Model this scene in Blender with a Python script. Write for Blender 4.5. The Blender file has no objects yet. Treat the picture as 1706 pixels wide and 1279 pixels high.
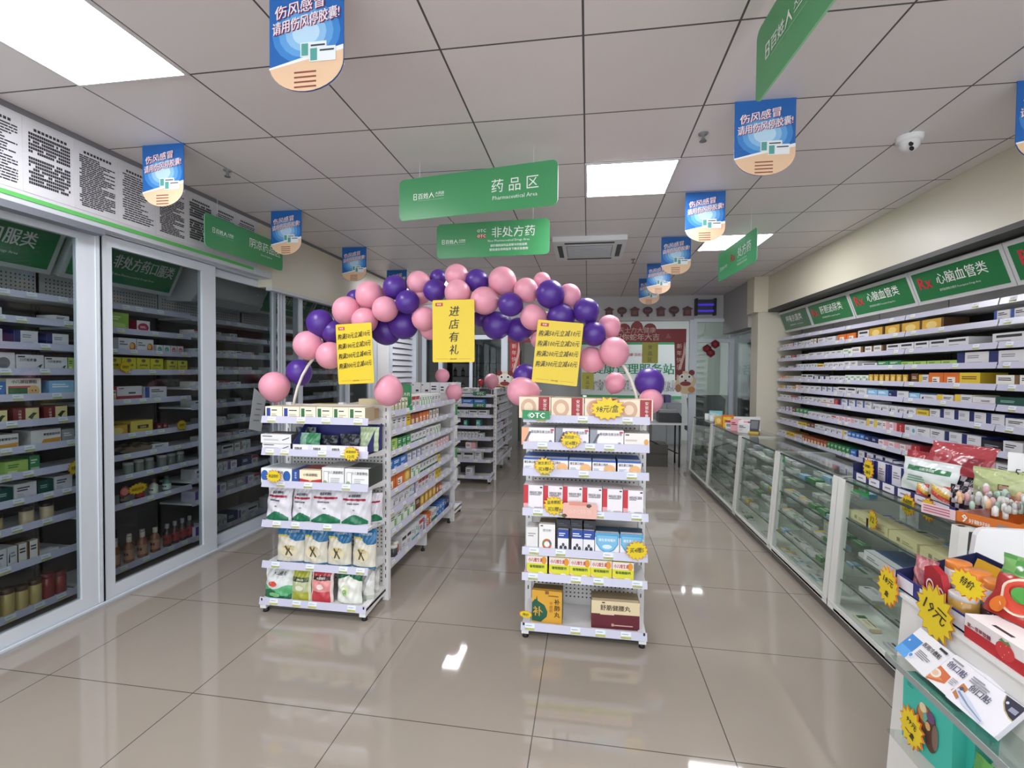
import bpy, math, random
from mathutils import Vector, Matrix

S = bpy.context.scene
COL = S.collection
PI = math.pi

# ------------------------------------------------------------------ camera
IW, IH, FPX, CAMH = 1706, 1279, 802.0, 1.515
CRT = Vector((0.98780825, 0.15543087, 0.00872397))
CUP = Vector((-0.01238608, 0.02260815, 0.99966767))
CFW = Vector((-0.15518198, 0.98758803, -0.0242577))
cam = bpy.data.cameras.new('camera')
cam.sensor_fit = 'HORIZONTAL'; cam.sensor_width = 36.0; cam.lens = FPX / IW * 36.0
cam.clip_start = 0.05
co = bpy.data.objects.new('camera', cam); COL.objects.link(co)
mw = Matrix.Identity(4)
for i in range(3):
    mw[i][0] = CRT[i]; mw[i][1] = CUP[i]; mw[i][2] = -CFW[i]
mw[2][3] = CAMH
co.matrix_world = mw
S.camera = co

# ------------------------------------------------------------------ light and exposure
S.view_settings.view_transform = 'Standard'
S.view_settings.look = 'None'
S.view_settings.gamma = 1.0
S.view_settings.use_curve_mapping = False
S.view_settings.exposure = 1.08
PANEL_STRENGTH = 16.0
w = bpy.data.worlds.new('World'); S.world = w; w.use_nodes = True
w.node_tree.nodes['Background'].inputs[0].default_value = (0.86, 0.93, 1.0, 1)
w.node_tree.nodes['Background'].inputs[1].default_value = 1.7
S.cycles.max_bounces = 8; S.cycles.diffuse_bounces = 4; S.cycles.glossy_bounces = 4
S.cycles.transparent_max_bounces = 16; S.cycles.caustics_reflective = False; S.cycles.caustics_refractive = False
S.cycles.use_denoising = True
S.cycles.sample_clamp_indirect = 6.0


def at(x, y, Y=None, X=None, Z=None):
    """the world point seen at photo pixel (x, y) on the plane Y, X or Z"""
    d = CFW * FPX + CRT * (x - IW / 2) + CUP * (IH / 2 - y)
    if Y is not None: t = Y / d.y
    elif X is not None: t = X / d.x
    else: t = (Z - CAMH) / d.z
    return Vector((0, 0, CAMH)) + d * t


# ------------------------------------------------------------------ materials
def lin(h):
    if not isinstance(h, str): return tuple(h)
    h = h.lstrip('#')
    o = []
    for i in (0, 2, 4):
        c = int(h[i:i + 2], 16) / 255
        o.append(c / 12.92 if c <= 0.04045 else ((c + 0.055) / 1.055) ** 2.4)
    return tuple(o)


_M = {}
def M(hexc, rough=0.5, metal=0.0, spec=0.5):
    k = (hexc, rough, metal, spec)
    if k not in _M:
        m = bpy.data.materials.new('paint_' + hexc.lstrip('#'))
        m.use_nodes = True
        b = m.node_tree.nodes['Principled BSDF']
        b.inputs['Base Color'].default_value = (*lin(hexc), 1)
        b.inputs['Roughness'].default_value = rough
        b.inputs['Metallic'].default_value = metal
        b.inputs['Specular IOR Level'].default_value = spec
        _M[k] = m
    return _M[k]


def emit(name, col, s):
    m = bpy.data.materials.new(name); m.use_nodes = True
    b = m.node_tree.nodes['Principled BSDF']
    b.inputs['Base Color'].default_value = (*lin(col), 1)
    b.inputs['Emission Color'].default_value = (*lin(col), 1)
    b.inputs['Emission Strength'].default_value = s
    return m


def glass(name, tint='#f2f7f5', base=0.035, rough=0.01):
    """thin clear pane: tinted see-through with a mirror sheen that grows towards grazing view"""
    m = bpy.data.materials.new(name); m.use_nodes = True
    n = m.node_tree.nodes; l = m.node_tree.links; n.clear()
    o = n.new('ShaderNodeOutputMaterial'); mx = n.new('ShaderNodeMixShader')
    t = n.new('ShaderNodeBsdfTransparent'); t.inputs[0].default_value = (*lin(tint), 1)
    g = n.new('ShaderNodeBsdfGlossy'); g.inputs['Roughness'].default_value = rough
    f = n.new('ShaderNodeLayerWeight'); f.inputs['Blend'].default_value = .5
    p = n.new('ShaderNodeMath'); p.operation = 'POWER'; p.inputs[1].default_value = 5.0; l.new(f.outputs['Facing'], p.inputs[0])
    a = n.new('ShaderNodeMath'); a.operation = 'MULTIPLY_ADD'; a.inputs[1].default_value = 1 - base; a.inputs[2].default_value = base; l.new(p.outputs[0], a.inputs[0])
    l.new(a.outputs[0], mx.inputs[0]); l.new(t.outputs[0], mx.inputs[1]); l.new(g.outputs[0], mx.inputs[2])
    l.new(mx.outputs[0], o.inputs[0])
    return m


def grid_mat(name, base, base2, line, x0, y0, pitch, width, rough, noise=0.0, nscale=3.0, spec=0.5, tilevar=0.0):
    """tiles laid in world metres with thin joints"""
    m = bpy.data.materials.new(name); m.use_nodes = True
    n = m.node_tree.nodes; l = m.node_tree.links
    b = n['Principled BSDF']; b.inputs['Roughness'].default_value = rough
    b.inputs['Specular IOR Level'].default_value = spec
    g = n.new('ShaderNodeNewGeometry'); sp = n.new('ShaderNodeSeparateXYZ'); l.new(g.outputs['Position'], sp.inputs[0])

    def mth(op, a, bb=None):
        q = n.new('ShaderNodeMath'); q.operation = op
        for i, v in enumerate((a, bb)):
            if v is None: continue
            if isinstance(v, (int, float)): q.inputs[i].default_value = v
            else: l.new(v, q.inputs[i])
        return q.outputs[0]
    ds, ids = [], []
    for ax, o0 in ((0, x0), (1, y0)):
        u = mth('DIVIDE', mth('SUBTRACT', sp.outputs[ax], o0 - 60 * pitch), pitch)
        ids.append(mth('FLOOR', u))
        fr = mth('FRACT', u)
        ds.append(mth('MINIMUM', fr, mth('SUBTRACT', 1.0, fr)))
    d = mth('MINIMUM', ds[0], ds[1])
    ln = mth('LESS_THAN', d, width / 2 / pitch)
    no = n.new('ShaderNodeTexNoise'); no.inputs['Scale'].default_value = nscale; no.inputs['Detail'].default_value = 5
    l.new(g.outputs['Position'], no.inputs['Vector'])
    wn = n.new('ShaderNodeTexWhiteNoise'); wn.noise_dimensions = '2D'
    cb = n.new('ShaderNodeCombineXYZ'); l.new(ids[0], cb.inputs[0]); l.new(ids[1], cb.inputs[1]); l.new(cb.outputs[0], wn.inputs['Vector'])
    fac = mth('ADD', mth('MULTIPLY', no.outputs[0], noise), mth('MULTIPLY', wn.outputs['Value'], tilevar))
    mx = n.new('ShaderNodeMix'); mx.data_type = 'RGBA'
    mx.inputs['A'].default_value = (*lin(base), 1); mx.inputs['B'].default_value = (*lin(base2), 1); l.new(fac, mx.inputs['Factor'])
    m2 = n.new('ShaderNodeMix'); m2.data_type = 'RGBA'
    l.new(ln, m2.inputs['Factor']); l.new(mx.outputs['Result'], m2.inputs['A']); m2.inputs['B'].default_value = (*lin(line), 1)
    l.new(m2.outputs['Result'], b.inputs['Base Color'])
    return m


def wall_mat(name, c1, c2, scale=1.5, rough=0.55):
    m = bpy.data.materials.new(name); m.use_nodes = True
    n = m.node_tree.nodes; l = m.node_tree.links; b = n['Principled BSDF']; b.inputs['Roughness'].default_value = rough
    t = n.new('ShaderNodeTexCoord'); no = n.new('ShaderNodeTexNoise'); no.inputs['Scale'].default_value = scale; no.inputs['Detail'].default_value = 3
    l.new(t.outputs['Object'], no.inputs['Vector'])
    mx = n.new('ShaderNodeMix'); mx.data_type = 'RGBA'; l.new(no.outputs[0], mx.inputs['Factor'])
    mx.inputs['A'].default_value = (*lin(c1), 1); mx.inputs['B'].default_value = (*lin(c2), 1)
    l.new(mx.outputs['Result'], b.inputs['Base Color'])
    return m


# ------------------------------------------------------------------ text outlines
_T = {}
def T(s, bold=0.0, shear=0.0):
    k = (s, bold, shear)
    if k not in _T:
        cu = bpy.data.curves.new('lettering', 'FONT'); cu.body = s; cu.size = 1; cu.resolution_u = 1
        cu.offset = bold; cu.shear = shear
        o = bpy.data.objects.new('lettering', cu)
        me = o.to_mesh()
        vs = [(v.co.x, v.co.y) for v in me.vertices]; fs = [tuple(p.vertices) for p in me.polygons]
        o.to_mesh_clear(); bpy.data.objects.remove(o); bpy.data.curves.remove(cu)
        if not vs: vs = [(0, 0)]
        x0 = min(v[0] for v in vs); x1 = max(v[0] for v in vs); y0 = min(v[1] for v in vs); y1 = max(v[1] for v in vs)
        _T[k] = ([(v[0] - x0, v[1] - y0) for v in vs], fs, x1 - x0, y1 - y0)
    return _T[k]


# ------------------------------------------------------------------ mesh collector
class MB:
    def __init__(s): s.v = []; s.f = []; s.m = []; s.mats = []; s.sm = []
    def mi(s, m):
        if isinstance(m, str): m = M(m)
        if m not in s.mats: s.mats.append(m)
        return s.mats.index(m)
    def poly(s, pts, m, smooth=False):
        b = len(s.v); s.v.extend(tuple(p) for p in pts); s.f.append(tuple(range(b, b + len(pts)))); s.m.append(s.mi(m)); s.sm.append(smooth)
    def add(s, vs, fs, m, smooth=False):
        b = len(s.v); s.v.extend(tuple(p) for p in vs); k = s.mi(m)
        for f in fs: s.f.append(tuple(i + b for i in f)); s.m.append(k); s.sm.append(smooth)
    def box(s, x0, x1, y0, y1, z0, z1, m, front=None, top=None):
        if x0 > x1: x0, x1 = x1, x0
        if y0 > y1: y0, y1 = y1, y0
        if z0 > z1: z0, z1 = z1, z0
        vs = [(x0, y0, z0), (x1, y0, z0), (x1, y1, z0), (x0, y1, z0), (x0, y0, z1), (x1, y0, z1), (x1, y1, z1), (x0, y1, z1)]
        b = len(s.v); s.v.extend(vs)
        k = s.mi(m); kf = s.mi(front) if front else k; kt = s.mi(top) if top else k
        for f, q in (((0, 3, 2, 1), k), ((4, 5, 6, 7), kt), ((0, 1, 5, 4), kf), ((1, 2, 6, 5), k), ((2, 3, 7, 6), k), ((3, 0, 4, 7), k)):
            s.f.append(tuple(i + b for i in f)); s.m.append(q); s.sm.append(False)
        return s
    def prism(s, pts, off, m, side=None):
        """polygon extruded by vector off"""
        n = len(pts); off = Vector(off); a = [Vector(p) for p in pts]; b2 = [p + off for p in a]
        b = len(s.v); s.v.extend(tuple(p) for p in a + b2); k = s.mi(m); ks = s.mi(side) if side else k
        s.f.append(tuple(range(b, b + n))); s.m.append(k); s.sm.append(False)
        s.f.append(tuple(range(b + 2 * n - 1, b + n - 1, -1))); s.m.append(ks); s.sm.append(False)
        for i in range(n):
            j = (i + 1) % n; s.f.append((b + j, b + i, b + n + i, b + n + j)); s.m.append(ks); s.sm.append(False)
        return s
    def tube(s, pts, r, m, n=8, cap=True):
        pts = [Vector(p) for p in pts]; b = len(s.v); k = s.mi(m)
        for i, p in enumerate(pts):
            d = (pts[min(i + 1, len(pts) - 1)] - pts[max(i - 1, 0)]).normalized()
            a = d.orthogonal().normalized() if abs(d.z) > 0.99 else d.cross(Vector((0, 0, 1))).normalized()
            c = d.cross(a)
            rr = r[i] if isinstance(r, (list, tuple)) else r
            for q in range(n):
                t = 2 * PI * q / n
                s.v.append(tuple(p + (a * math.cos(t) + c * math.sin(t)) * rr))
        for i in range(len(pts) - 1):
            for q in range(n):
                q2 = (q + 1) % n
                s.f.append((b + i * n + q, b + i * n + q2, b + (i + 1) * n + q2, b + (i + 1) * n + q)); s.m.append(k); s.sm.append(True)
        if cap:
            s.f.append(tuple(b + q for q in range(n - 1, -1, -1))); s.m.append(k); s.sm.append(False)
            e = b + (len(pts) - 1) * n
            s.f.append(tuple(e + q for q in range(n))); s.m.append(k); s.sm.append(False)
        return s
    def lathe(s, prof, m, c=(0, 0, 0), n=16, mats=None):
        """prof = [(r, z)] turned about z; mats = one per ring if given"""
        b = len(s.v)
        for r, z in prof:
            for q in range(n):
                t = 2 * PI * q / n
                s.v.append((c[0] + r * math.cos(t), c[1] + r * math.sin(t), c[2] + z))
        for i in range(len(prof) - 1):
            k = s.mi(mats[i] if mats else m)
            for q in range(n):
                q2 = (q + 1) % n
                s.f.append((b + i * n + q, b + i * n + q2, b + (i + 1) * n + q2, b + (i + 1) * n + q)); s.m.append(k); s.sm.append(True)
        return s
    def text(s, st, o, u, v, h, m, align='c', maxw=None, bold=0.0, shear=0.0, fn=None):
        vs, fs, tw, th = T(st, 0.0, shear)
        k = h / max(th, 0.05)
        kx = k
        if maxw and tw * kx > maxw: kx = maxw / tw
        dx = {'c': -tw * kx / 2, 'l': 0, 'r': -tw * kx}[align]
        o = Vector(o); u = Vector(u); v = Vector(v)
        pts = [o + u * (x * kx + dx) + v * (y * k) for x, y in vs]
        if fn: pts = [fn(p) for p in pts]
        s.add(pts, fs, m)
        if bold > .012:         # heavier strokes: the outline laid again a little to each side
            nn = u.cross(v)
            for e in (-1, 1):
                off = Vector((0, .00025 * (e + 2), 0)) if fn else nn * (.00025 * (e + 2))
                q = [o + u * (x * kx + dx + e * bold * k * .6) + v * (y * k) + off for x, y in vs]
                s.add([fn(p) for p in q] if fn else q, fs, m)
        return s
    def build(s, name, parent=None, mesh_only=False):
        me = bpy.data.meshes.new(name)
        me.from_pydata(s.v, [], s.f)
        for m in s.mats: me.materials.append(m)
        me.polygons.foreach_set('material_index', s.m)
        me.polygons.foreach_set('use_smooth', s.sm)
        me.update()
        if mesh_only: return me
        return link(name, me, parent)


def link(name, me, parent=None):
    o = bpy.data.objects.new(name, me); COL.objects.link(o)
    if parent is not None: o.parent = parent
    return o


LABELS = set()
def tag(o, label, cat, group=None, kind=None):
    if not 4 <= len(label.split()) <= 16: print('WARN length', label)
    if label in LABELS: print('WARN twin', label)
    LABELS.add(label)
    o['label'] = label; o['category'] = cat
    if group: o['group'] = group
    if kind: o['kind'] = kind
    return o


def empty(name, label, cat, loc=(0, 0, 0), rz=0.0, group=None):
    o = bpy.data.objects.new(name, None); COL.objects.link(o); o.empty_display_size = 0.05
    o.location = loc; o.rotation_euler = (0, 0, rz)
    return tag(o, label, cat, group)


def struct(name, mb, label, cat='room'):
    o = mb.build(name); return tag(o, label, cat, kind='structure')


ORD = 'zeroth first second third fourth fifth sixth seventh eighth ninth tenth eleventh twelfth thirteenth fourteenth fifteenth sixteenth seventeenth eighteenth nineteenth twentieth'.split()
def nth(i):
    if i <= 20: return ORD[i]
    t = {2: 'twenty', 3: 'thirty', 4: 'forty', 5: 'fifty'}
    return (t[i // 10] + '-' + ORD[i % 10]) if i % 10 else t[i // 10][:-1] + 'ieth'


WHITE = '#ecebea'; METAL = '#e3e2e2'; LIP = '#c2c1d4'; ALU = '#dbe2ea'; BLACK = '#1b1a1a'

# ------------------------------------------------------------------ goods: box, pouch, bottle and jar builders
class Dec:
    """printing on the front of a box of size bw x bh: fractions of the face"""
    @staticmethod
    def put(mb, bw, bh, decs, fn, seed=1):
        rnd = random.Random(seed); lay = 0; es = 14 if bw < .1 else 28
        for d in decs:
            lay += 1; e = 0.0005 * lay
            k = d[0]
            X = lambda u: (u - 0.5) * bw
            if k == 'r':
                mb.poly([fn(X(d[1]), d[2] * bh, e), fn(X(d[3]), d[2] * bh, e), fn(X(d[3]), d[4] * bh, e), fn(X(d[1]), d[4] * bh, e)], d[5])
            elif k == 'e':
                mb.poly([fn(X(d[1]) + d[3] * bw * math.cos(2 * PI * i / es), d[2] * bh + d[4] * bh * math.sin(2 * PI * i / es), e) for i in range(es)], d[5])
            elif k == 'p':
                mb.poly([fn(X(u), v * bh, e) for u, v in d[1]], d[2])
            elif k == 'l':      # lines of small print
                n = d[5]; ph = (d[4] - d[2]) / n
                for i in range(n):
                    v = d[4] - ph * (i + 1); u1 = d[1] + (d[3] - d[1]) * rnd.uniform(0.55, 1.0)
                    mb.poly([fn(X(d[1]), v * bh, e), fn(X(u1), v * bh, e), fn(X(u1), (v + ph * 0.5) * bh, e), fn(X(d[1]), (v + ph * 0.5) * bh, e)], d[6])
            elif k == 't':      # ('t', centre u, base v, height, text, colour, max width, bold)
                mw_ = ((d[6] if len(d) > 6 else 0.9) or 0.95) * bw
                mb.text(d[4], (0, 0, 0), (1, 0, 0), (0, 0, 1), d[3] * bh, d[5], 'c', mw_, d[7] if len(d) > 7 else 0.015,
                        fn=lambda p, d=d, e=e: fn(p.x + X(d[1]), p.z + d[2] * bh, e + p.y))
            elif k == 'v':      # upright column of characters
                for i, ch in enumerate(d[4]):
                    mb.text(ch, (0, 0, 0), (1, 0, 0), (0, 0, 1), d[3] * bh, d[5], 'c', None, d[6] if len(d) > 6 else 0.015,
                            fn=lambda p, i=i, d=d, e=e: fn(p.x + X(d[1]), p.z + (d[2] - i * d[3] * 1.18) * bh, e + p.y))


INK = '#2b2b2e'; GREY = '#8b8d92'; W0 = '#d9d8da'
BLU = '#2f4f9c'; NAV = '#242e63'; GRN = '#2f7a4a'; RED = '#b8303a'; TEA = '#4fa7a6'; ORA = '#e08a3a'; YEL = '#e3c531'; PUR = '#6a4a95'
# name: (look in words, front colour, side colour, printing)
DZ = {
 'white':  ('plain white box', W0, '#d9d8d6', [('l', .12, .55, .7, .85, 2, INK), ('l', .12, .2, .5, .45, 3, '#b5b5b8')]),
 'wblue':  ('white box with blue side block', W0, '#cfd6e0', [('r', 0, 0, .2, 1, BLU), ('l', .28, .6, .9, .88, 2, INK), ('l', .28, .2, .7, .45, 2, '#a9b4c4')]),
 'wnavy':  ('white box with navy block', W0, NAV, [('r', 0, 0, .26, 1, NAV), ('l', .34, .55, .92, .82, 2, GREY), ('r', .34, .2, .8, .26, '#9aa3bb')]),
 'wgreen': ('white box with green lower band', W0, '#d6ddd6', [('r', 0, 0, 1, .3, GRN), ('l', .12, .6, .85, .88, 2, INK)]),
 'wgreenl': ('white box with pale green print', '#e4ebe0', '#cfdccb', [('r', .6, .1, .92, .6, '#7fae7a'), ('l', .1, .6, .7, .88, 2, '#3c5a44')]),
 'wred':   ('white box with red top band', W0, '#ddd2d0', [('r', 0, .72, 1, 1, RED), ('l', .12, .3, .85, .6, 3, INK)]),
 'wredl':  ('white box with red lower half', W0, '#a8262e', [('r', 0, 0, 1, .38, '#a62a2e'), ('l', .45, .5, .95, .72, 1, INK), ('l', .06, .84, .3, .94, 1, INK)]),
 'wteal':  ('white box with teal print', W0, '#cfe0e0', [('r', 0, 0, 1, .18, TEA), ('e', .8, .55, .12, .2, TEA), ('l', .1, .55, .6, .85, 2, '#356a70')]),
 'worange': ('white box with orange lower band', W0, '#e3ded6', [('r', 0, 0, 1, .36, '#d99640'), ('l', .4, .5, .95, .72, 2, INK)]),
 'wblack': ('white box with black mark', W0, '#d5d5d5', [('p', [(.05, .25), (.22, .25), (.22, .75), (.12, .6)], BLACK), ('l', .3, .5, .92, .8, 2, GREY)]),
 'wtext':  ('white box with bold black lettering', W0, '#c8c8c8', [('r', .12, .62, .88, .84, INK), ('l', .12, .2, .6, .45, 2, GREY)]),
 'wpink':  ('white box with pink print', '#efe3e3', '#ddcaca', [('r', .55, 0, 1, 1, '#e2a9b0'), ('l', .08, .5, .5, .85, 2, '#8a4a55')]),
 'wpurple': ('white box with purple print', '#e6e2ea', '#cdc4d8', [('r', 0, .0, .3, 1, PUR), ('l', .4, .45, .9, .85, 3, '#5a5068')]),
 'wbrown': ('white box with brown edge', '#e6e2da', '#6d5440', [('r', .82, 0, 1, 1, '#7b5b3e'), ('l', .1, .55, .7, .85, 2, INK)]),
 'wyellow': ('white box with yellow panel', W0, '#ddd8c0', [('r', .0, .0, .35, 1, '#e0bf45'), ('l', .42, .5, .92, .82, 2, INK)]),
 'cream':  ('cream box with green block', '#efe9cf', '#cdbf9c', [('r', .08, .12, .3, .88, '#356b3d'), ('l', .38, .68, .9, .84, 1, INK), ('l', .38, .25, .85, .5, 2, '#b9b094')]),
 'creamb': ('cream box with blue block', '#efe9cf', '#cdbf9c', [('r', .08, .12, .3, .88, '#2c3f92'), ('l', .38, .68, .9, .84, 1, INK), ('l', .38, .25, .85, .5, 2, '#b9b094')]),
 'blue':   ('mid blue box', '#3d76bd', '#2d5a96', [('l', .12, .55, .85, .85, 2, '#e6eef8'), ('r', .1, .12, .5, .3, '#bcd3ee')]),
 'lblue':  ('sky blue box', '#8fbfe0', '#6fa2c8', [('l', .12, .55, .85, .85, 2, '#f4f8fb'), ('r', 0, 0, 1, .2, '#e9f0f5')]),
 'navy':   ('dark navy box', '#252f5e', '#1c2448', [('l', .12, .5, .85, .8, 2, '#ccd3e6')]),
 'green':  ('green box with pale print', '#3f8a55', '#2f6a42', [('l', .12, .55, .85, .85, 2, '#e7f2e7'), ('r', .1, .12, .9, .3, '#b9d8a9')]),
 'dgreen': ('dark green box', '#234f45', '#1a3b34', [('l', .15, .5, .85, .75, 2, '#9dbcae')]),
 'lgreen': ('lime green box', '#a9c868', '#8bab50', [('l', .12, .55, .85, .85, 2, '#3f6a2c'), ('r', .1, .1, .5, .35, '#d8e6b0')]),
 'red':    ('red box with white lettering', '#b5333a', '#8e2830', [('v', .5, .66, .2, '药丸片', '#f3e6e2')]),
 'maroon': ('maroon box', '#6d2530', '#521b25', [('l', .15, .5, .8, .8, 2, '#d8b6a6')]),
 'orange': ('orange box with white panel', '#d9702f', '#b4581f', [('r', .25, .15, .75, .65, '#f0e4d4'), ('l', .3, .25, .7, .55, 2, INK)]),
 'yellow': ('yellow box', '#e0c23a', '#b99c28', [('l', .12, .5, .85, .8, 2, '#5b3a14')]),
 'gold':   ('gold box with dark sides', '#d3a53e', '#4a3320', [('e', .45, .5, .26, .32, '#e7cd7f'), ('r', .9, 0, 1, 1, '#5d4022')]),
 'teal':   ('teal box', '#58a89f', '#3f857d', [('l', .12, .5, .85, .8, 2, '#eef6f4')]),
 'brown':  ('brown box', '#6b4630', '#4f3322', [('l', .15, .5, .85, .8, 2, '#e0cda8')]),
 'rbrown': ('reddish brown box', '#a55a38', '#7d4128', [('r', .15, .2, .85, .6, '#e3c9a8')]),
 'pink':   ('pink box', '#e0a3a8', '#bf8288', [('l', .12, .5, .85, .8, 2, '#7a2c3a')]),
 'black':  ('black box', '#2a2a2e', '#1d1d20', [('l', .15, .4, .85, .7, 2, '#a9a9ae')]),
 'grey':   ('grey box', '#9b9b9d', '#7d7d80', [('l', .15, .5, .85, .8, 2, '#e9e9e9')]),
}
_PM = {}
def box_mesh(w, h, d, front, side, decs, top=None, seed=1, bare_back=True):
    key = ('b', round(w, 3), round(h, 3), round(d, 3), front, side, str(decs), top)
    if key not in _PM:
        mb = MB(); c = min(w, h, d) * 0.03
        mb.box(-w / 2, w / 2, 0, d, 0, h, M(side, .45), front=M(front, .4), top=M(top or side, .45))
        mb.poly([(-w / 2 + c, d * 0.02, h + .0004), (w / 2 - c, d * 0.02, h + .0004), (w / 2 - c, d * .25, h + .0004), (-w / 2 + c, d * .25, h + .0004)], M(front, .4))
        Dec.put(mb, w, h, decs, lambda x, z, e: (x, -e, z), seed)
        _PM[key] = mb.build('medicine_box', mesh_only=True)
    return _PM[key]


def pouch_mesh(w, h, d, colfn, decs, lean=0.12, seed=1, nu=26, nv=40, rough=.22, wide=0.0):
    """stand-up pouch: flat sealed top, swollen belly, folded base; colfn(u, v) gives the printed colour"""
    key = ('p', w, h, d, colfn.__name__, str(decs), lean, seed, wide)
    if key in _PM: return _PM[key]
    mb = MB(); rnd = random.Random(seed)
    ph = rnd.uniform(0, 6)
    def B(u, v):
        s = max(0.0, math.sin(PI * min(max(u, 0), 1))) ** .55
        p = (0.75 + 0.25 * math.sin(PI * min(v / .5, 1) / 2)) if v < .5 else max(0.0, math.cos(PI / 2 * min((v - .5) / .42, 1))) ** .8
        return s * p
    def wr(u, v):
        k = 1.0 if v > .66 else .45
        return d * (.05 * math.sin(11 * u + ph + 5 * v) * math.sin(8 * v + ph) + .05 * k * math.sin(19 * v + 9 * u + ph) + .035 * k * math.sin(33 * u - 14 * v + 2 * ph))
    def F(x, z, e=0.0):
        u = x / w + .5; v = z / h
        wx = x * (1 - 0.05 * math.sin(PI * min(max(v, 0), 1)) - .02 * math.sin(14 * v + ph))
        return (wx, -(d / 2) * B(u, v) - wr(u, v) * max(0.0, math.sin(PI * min(max(u, 0), 1))) ** .3 - e * 2 + lean * z, z)
    def G(x, z):
        u = x / w + .5; v = z / h
        wx = x * (1 - 0.05 * math.sin(PI * min(max(v, 0), 1)) - .02 * math.sin(14 * v + ph))
        return (wx, (d / 2) * B(u, v) * .9 + lean * z + .001, z)
    for fun, front, cu, cv in ((F, True, 44, 72), (G, False, 14, 20)):
        b0 = len(mb.v)
        for j in range(cv + 1):
            for i in range(cu + 1): mb.v.append(fun((i / cu - .5) * w, j / cv * h))
        for j in range(cv):
            for i in range(cu):
                k = b0 + j * (cu + 1) + i; f = (k, k + 1, k + cu + 2, k + cu + 1)
                mb.f.append(f if front else f[::-1]); mb.m.append(mb.mi(M(colfn((i + .5) / cu, (j + .5) / cv), rough))); mb.sm.append(True)
    # gusset base
    for i in range(nu):
        u0, u1 = i / nu, (i + 1) / nu
        mb.poly([F((u0 - .5) * w, 0), G((u0 - .5) * w, 0), G((u1 - .5) * w, 0), F((u1 - .5) * w, 0)], M(colfn(.5, .05), rough))
    Dec.put(mb, w, h, decs, lambda x, z, e: F(x, z, e + .0008), seed)
    me = mb.build('pouch', mesh_only=True)
    _PM[key] = me
    return me


def put(name, me, label, cat, loc, rz=0.0, group=None, rx=0.0):
    o = link(name, me); o.location = loc; o.rotation_euler = (rx, 0, rz)
    return tag(o, label, cat, group)


def bottle(name, label, cat, loc, r, h, body, cap, lab, group=None, proto={}):
    """bottle > body, cap, label_band"""
    key = (round(r, 3), round(h, 3), body, cap, lab)
    if key not in proto:
        b = MB(); b.lathe([(0, 0), (r * .95, 0), (r, .006), (r, h * .62), (r * .45, h * .76), (r * .42, h * .82)], M(body, .15), n=14)
        c = MB(); c.lathe([(r * .5, h * .8), (r * .5, h), (0, h)], M(cap, .4), n=14)
        l = MB(); l.lathe([(r * 1.01, h * .14), (r * 1.01, h * .52)], M(lab, .5), n=14)
        for q in range(3):
            a = -PI / 2 + (q - 1) * .5
            l.poly([(r * 1.02 * math.cos(a + s), r * 1.02 * math.sin(a + s), z) for s, z in ((-.18, h * .3), (.18, h * .3), (.18, h * .4), (-.18, h * .4))], INK)
        proto[key] = [(n_, x.build(n_, mesh_only=True)) for n_, x in (('body', b), ('cap', c), ('label_band', l))]
    o = empty(name, label, cat, loc, 0, group)
    for n_, me in proto[key]: link(n_, me, o)
    return o


def jar(name, label, cat, loc, r, h, body, lid, group=None, proto={}):
    key = (round(r, 3), round(h, 3), body, lid)
    if key not in proto:
        b = MB(); b.lathe([(0, 0), (r * .96, 0), (r, .005), (r, h * .78), (r * .86, h * .84)], M(body, .12), n=16)
        c = MB(); c.lathe([(r * .95, h * .8), (r * .97, h * .83), (r * .97, h * .97), (r * .9, h), (0, h)], M(lid, .35), n=16)
        proto[key] = [(n_, x.build(n_, mesh_only=True)) for n_, x in (('body', b), ('lid', c))]
    o = empty(name, label, cat, loc, 0, group)
    for n_, me in proto[key]: link(n_, me, o)
    return o


class Row:
    """a row of goods along a shelf; items counted from its start"""
    def __init__(s, where, origin, step, rz, group):
        s.where = where; s.o = Vector(origin); s.st = Vector(step); s.rz = rz; s.group = group; s.n = 0
    def item(s, dn, t, w, h, d=.14, name='medicine_box', jig=0.0):
        """dn = design, t = metres along the row to the middle of the item"""
        s.n += 1
        desc, fr, sd, dec = DZ[dn]
        me = box_mesh(round(w, 3), round(h, 3), d, fr, sd, dec, seed=hash_(dn))
        p = s.o + s.st * t
        return put(name, me, f'{desc}, {nth(s.n)} {s.where}', 'medicine box', p, s.rz + jig, s.group)


def hash_(s): return sum((i + 1) * ord(c) for i, c in enumerate(s))


def fill(row, spec, length, rnd, defh=.085, depth=.14, maxh=.105, name='medicine_box', fit=None, hs=1.0):
    """spec: 'design*count:WxH' or '_gap' tokens laid from the row's start"""
    t = 0.0; sc = 1.0
    if fit:         # stretch the row to reach this far
        tot = 0.0
        for tok in spec.split():
            if tok[0] == '_': tot += float(tok[1:]); continue
            a, _, dims = tok.partition(':'); tot += (float(dims.split('x')[0]) if dims else .085) * int(a.partition('*')[2] or 1)
        sc = min(1.7, fit / tot)
    for tok in spec.split():
        if tok[0] == '_': t += float(tok[1:]) * sc; continue
        dn, _, dims = tok.partition(':')
        dn, _, cnt = dn.partition('*'); cnt = int(cnt or 1)
        w, h = (float(q) for q in dims.split('x')) if dims else (.085, defh)
        w *= sc
        for i in range(cnt):
            if t + w > length: return
            hh = min(h, maxh) * hs
            row.item(dn, t + w / 2, w - .004, hh, depth, name, rnd.uniform(-.03, .03)); t += w + .003


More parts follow.
